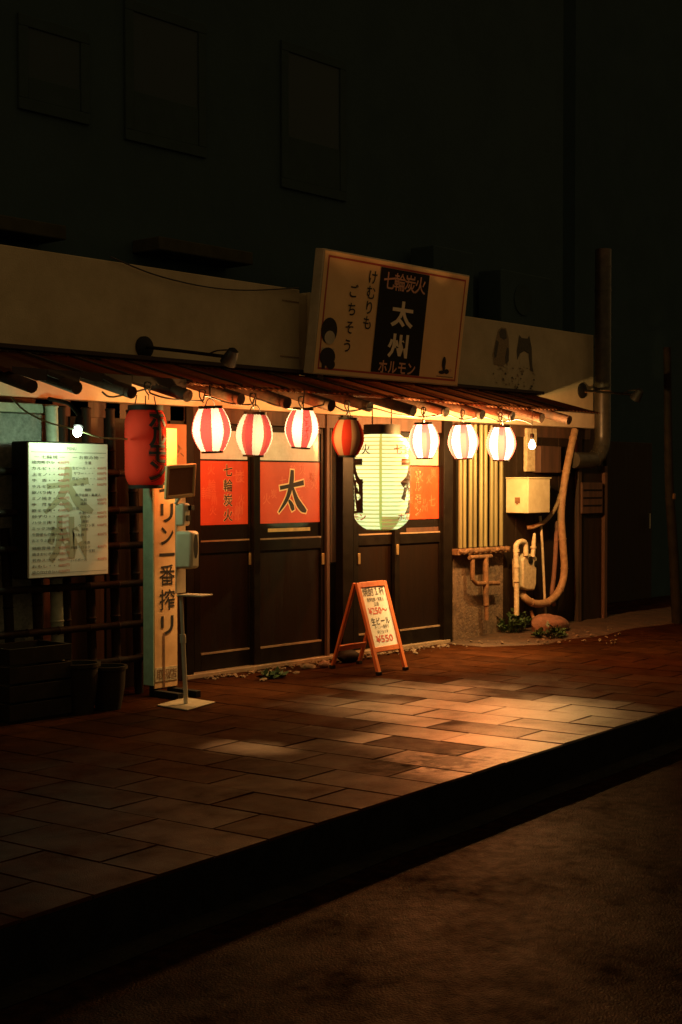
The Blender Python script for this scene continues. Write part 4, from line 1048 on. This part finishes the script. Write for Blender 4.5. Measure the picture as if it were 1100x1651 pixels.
for py in (890, 915, 938): q = U(832.5, py, GY); b.tube([q, q + Z * .03], .034, 12)
b.build("inlet_pipe", "creampaint", gm_)
b = MB(); b.tube([U(859, 898, GY), U(861, 872, GY), U(862, 860, GY)], [.026, .022, .014], 12); q = U(860, 884, GY); b.tube([q, q + Z * .02], .034, 12)
b.build("outlet_pipe", "creampaint", gm_)

b = MB(); T = lambda px, py, dy=0: U(px, py, -.10 + dy)
b.tube([T(762, 902), T(762, 934), T(768, 941), T(804, 940)], .024, 10); b.tube([T(783, 898), T(784, 976)], .03, 10); b.tube([T(757, 899), T(792, 897)], .022, 10); b.tube([T(785, 975), T(785, 1000)], .024, 10)
tag(b.build("rusty_pipework", "rust"), "rusty bent pipework under the barred window", "pipework")
pa, pb = U(937, 828, -.045), U(970, 778, -.045)
o = thing("wall_notice", ((pa.x + pb.x) / 2, -.045, pa.z), "dim brown wooden plaque between the two posts at the wall's right end", "plaque")
MB().box(pa.x, pb.x, -.06, -.035, pa.z, pb.z).build("plaque_board", "brownwood", o, bevel=.003)
b = MB()
for i in range(3): zq = pa.z + (pb.z - pa.z) * (.25 + .25 * i); b.box(pa.x + .02, pb.x - .02, -.0635, -.0605, zq - .01, zq + .01)
b.build("plaque_groove", "doorframe", o)
p = G(1092, 1005); 
o = thing("wooden_pole", p, "dim leaning wooden pole at the far right beyond the duct", "pole")
MB().tube([p, U(1087, 900, p.y), U(1080, 800, p.y), U(1078, 735, p.y), U(1076, 560, p.y)], [.06, .055, .05, .045, .04], 12).build("pole_shaft", "crate", o)
q = U(1081, 800, p.y); MB().tube([q - Z * .03, q + Z * .03], .056, 12).build("pole_band", "rust", o)

# ------------------------------------------------------------------ rooftop units, loose cables
for px0, px1, py0, py1, Y, lb in ((808, 892, 450, 520, .38, "dark boxy rooftop air unit right of the signboard"), (700, 764, 408, 470, .36, "dark boxy rooftop air unit half hidden behind the signboard")):
    a, c2 = U(px0, py1, Y), U(px1, py0, Y); zz = 3.161
    t = thing("rooftop_unit", ((a.x + c2.x) / 2, Y, zz), lb, "air conditioner", "rooftop air units")
    MB().box(a.x, c2.x, Y, Y + .3, zz + .03, c2.z).build("unit_case", "upper", t, bevel=.012)
    q = Vector(((a.x + c2.x) / 2 - .1, Y - .001, (zz + c2.z) / 2 + .05)); MB().lathe(q, [(.17, 0), (.17, .012), (.15, .012), (.04, .008)], 24, axis=(0, -1, 0)).build("fan_grille", "upperframe", t)
    MB().box(a.x + .05, a.x + .12, Y + .02, Y + .28, zz, zz + .028).box(c2.x - .12, c2.x - .05, Y + .02, Y + .28, zz, zz + .028).build("unit_foot", "black", t)
b = MB(); b.tube(catmull([U(178, 414, -.03), U(250, 443, -.05), U(330, 462, -.06), (U(400, 468, -.06)), U(482, 464, -.02)], 6), .006, 6)
tag(b.build("sagging_cable", "wire"), "thin dark cable sagging across the cream upper wall left of the signboard", "cable")
b = MB(); pts = [(165, 632), (183, 640), (238, 627), (243, 634), (275, 643), (325, 646), (332, 638), (370, 650), (405, 652), (413, 643), (450, 655), (487, 660), (530, 652), (560, 663), (600, 658), (640, 668), (684, 672), (720, 668), (747, 676), (780, 672), (808, 680), (835, 676), (858, 684)]
b.tube(catmull([U(px, py, -.91 + .02 * (i % 2)) for i, (px, py) in enumerate(pts)], 5), .0065, 6)
for px, py in ((240, 630), (328, 642), (409, 647), (487, 652), (561, 658), (684, 668), (747, 672), (808, 676)):
    q = U(px, py, -.95); b.tube(catmull([q, q + Z * .05 + X * .02, q + Z * .055 - X * .03, q + Z * .01 - X * .035, q - Z * .03], 4), .005, 6)
    b.tube([q - Z * .03, U(px, py + 14, -.88)], .004, 6)
tag(b.build("festoon_wire", "wire"), "black wire looping along the rafters that carries the striped lanterns", "wire")

# ------------------------------------------------------------------ weeds, stones, rubble
def weed(name, c, R, H, n, seed, label):
    rd = random.Random(seed); b = MB()
    for k in range(n):
        a = rd.uniform(0, 2 * PI); q = rd.random() ** .6; base = Vector(c) + Vector((math.cos(a), math.sin(a) * .6, 0)) * (R * q * .7)
        hh = H * (1 - .5 * q) * rd.uniform(.5, 1.1); tip = base + Vector((math.cos(a) * R * .5 * rd.random(), math.sin(a) * R * .4 * rd.random(), hh))
        b.tube([base, (base + tip) / 2 + Vector((0, 0, .02)), tip], [.004, .003, .002], 5)
        for j in range(6):
            s = base + (tip - base) * rd.uniform(.3, 1); d = Vector((rd.uniform(-1, 1), rd.uniform(-1, 1), rd.uniform(-.1, .8))).normalized(); L_ = rd.uniform(.04, .085); sd = d.cross(Vector((rd.uniform(-1, 1), rd.uniform(-1, 1), 1))).normalized() * L_ * .28
            b.add([s, s + d * L_ * .5 + sd, s + d * L_, s + d * L_ * .5 - sd], [(0, 1, 2), (0, 2, 3)])
    return tag(b.build(name, "leaf", smooth=False), label, "weed", "weeds by the wall")
p = G(826, 1024); weed("weed_clump", (p.x, p.y, .01), .22, .30, 34, 1, "tall leafy weed clump at the foot of the gas meter pipe")
p = G(886, 1030); weed("weed_clump", (p.x, p.y, .01), .22, .13, 26, 2, "low weed clump in front of the reddish stone")
p = G(440, 1094); weed("weed_clump", (p.x, p.y, .0), .09, .06, 12, 3, "small dry weed tuft on the paving before the sliding doors")
p = G(900, 1022); o = MB(); o.rock((p.x, p.y + .10, .07), .24, 2, (1.1, .7, .55), 0, 3, .3); tag(o.build("stone", "stone"), "large reddish stone on the soil right of the weeds", "stone")
p = G(760, 1020); o = MB(); o.rock((p.x, p.y + .08, .06), .22, 6, (1.2, .6, .6), 0, 3, .4); tag(o.build("stone", "rock"), "rough brown stone against the wall just right of the doors", "stone")
p = G(943, 1003); o = MB(); o.bar(p + Z * .02, p + Vector((-.02, 0, .13)), .035, .02, X); tag(o.build("wood_stake", "creampaint"), "short pale stake sticking up from the soil near the right post", "stake")
b = MB(); rd = random.Random(21)
for k in range(230):
    x = rd.uniform(-.75, 2.55); y = -.045 - abs(rd.gauss(0, .09)); r_ = rd.uniform(.006, .024) * (1.3 if rd.random() < .1 else 1)
    b.rock((x, y, r_ * .4), r_, k, (1.2, .9, .6), 0, 1, .5)
for k in range(120):
    p = G(rd.uniform(740, 1000), rd.uniform(1012, 1040)); r_ = rd.uniform(.006, .02); b.rock((p.x, p.y, r_ * .5 + .01), r_, k + 400, (1.2, .9, .6), 0, 1, .5)
tag(b.build("rubble", "pebble"), "pale crumbs of rubble scattered along the threshold and wall foot", "rubble", kind="stuff")
b = MB()
for px, py, s_ in ((455, 1090, .03), (478, 1086, .022), (425, 1098, .025), (497, 1078, .05)):
    p = G(px, py); b.rock((p.x, p.y, s_ * .35), s_, px, (1.6, .8, .5), 0, 2, .5)
tag(b.build("debris", "pebble"), "few larger broken bits lying by the threshold", "rubble", kind="stuff")
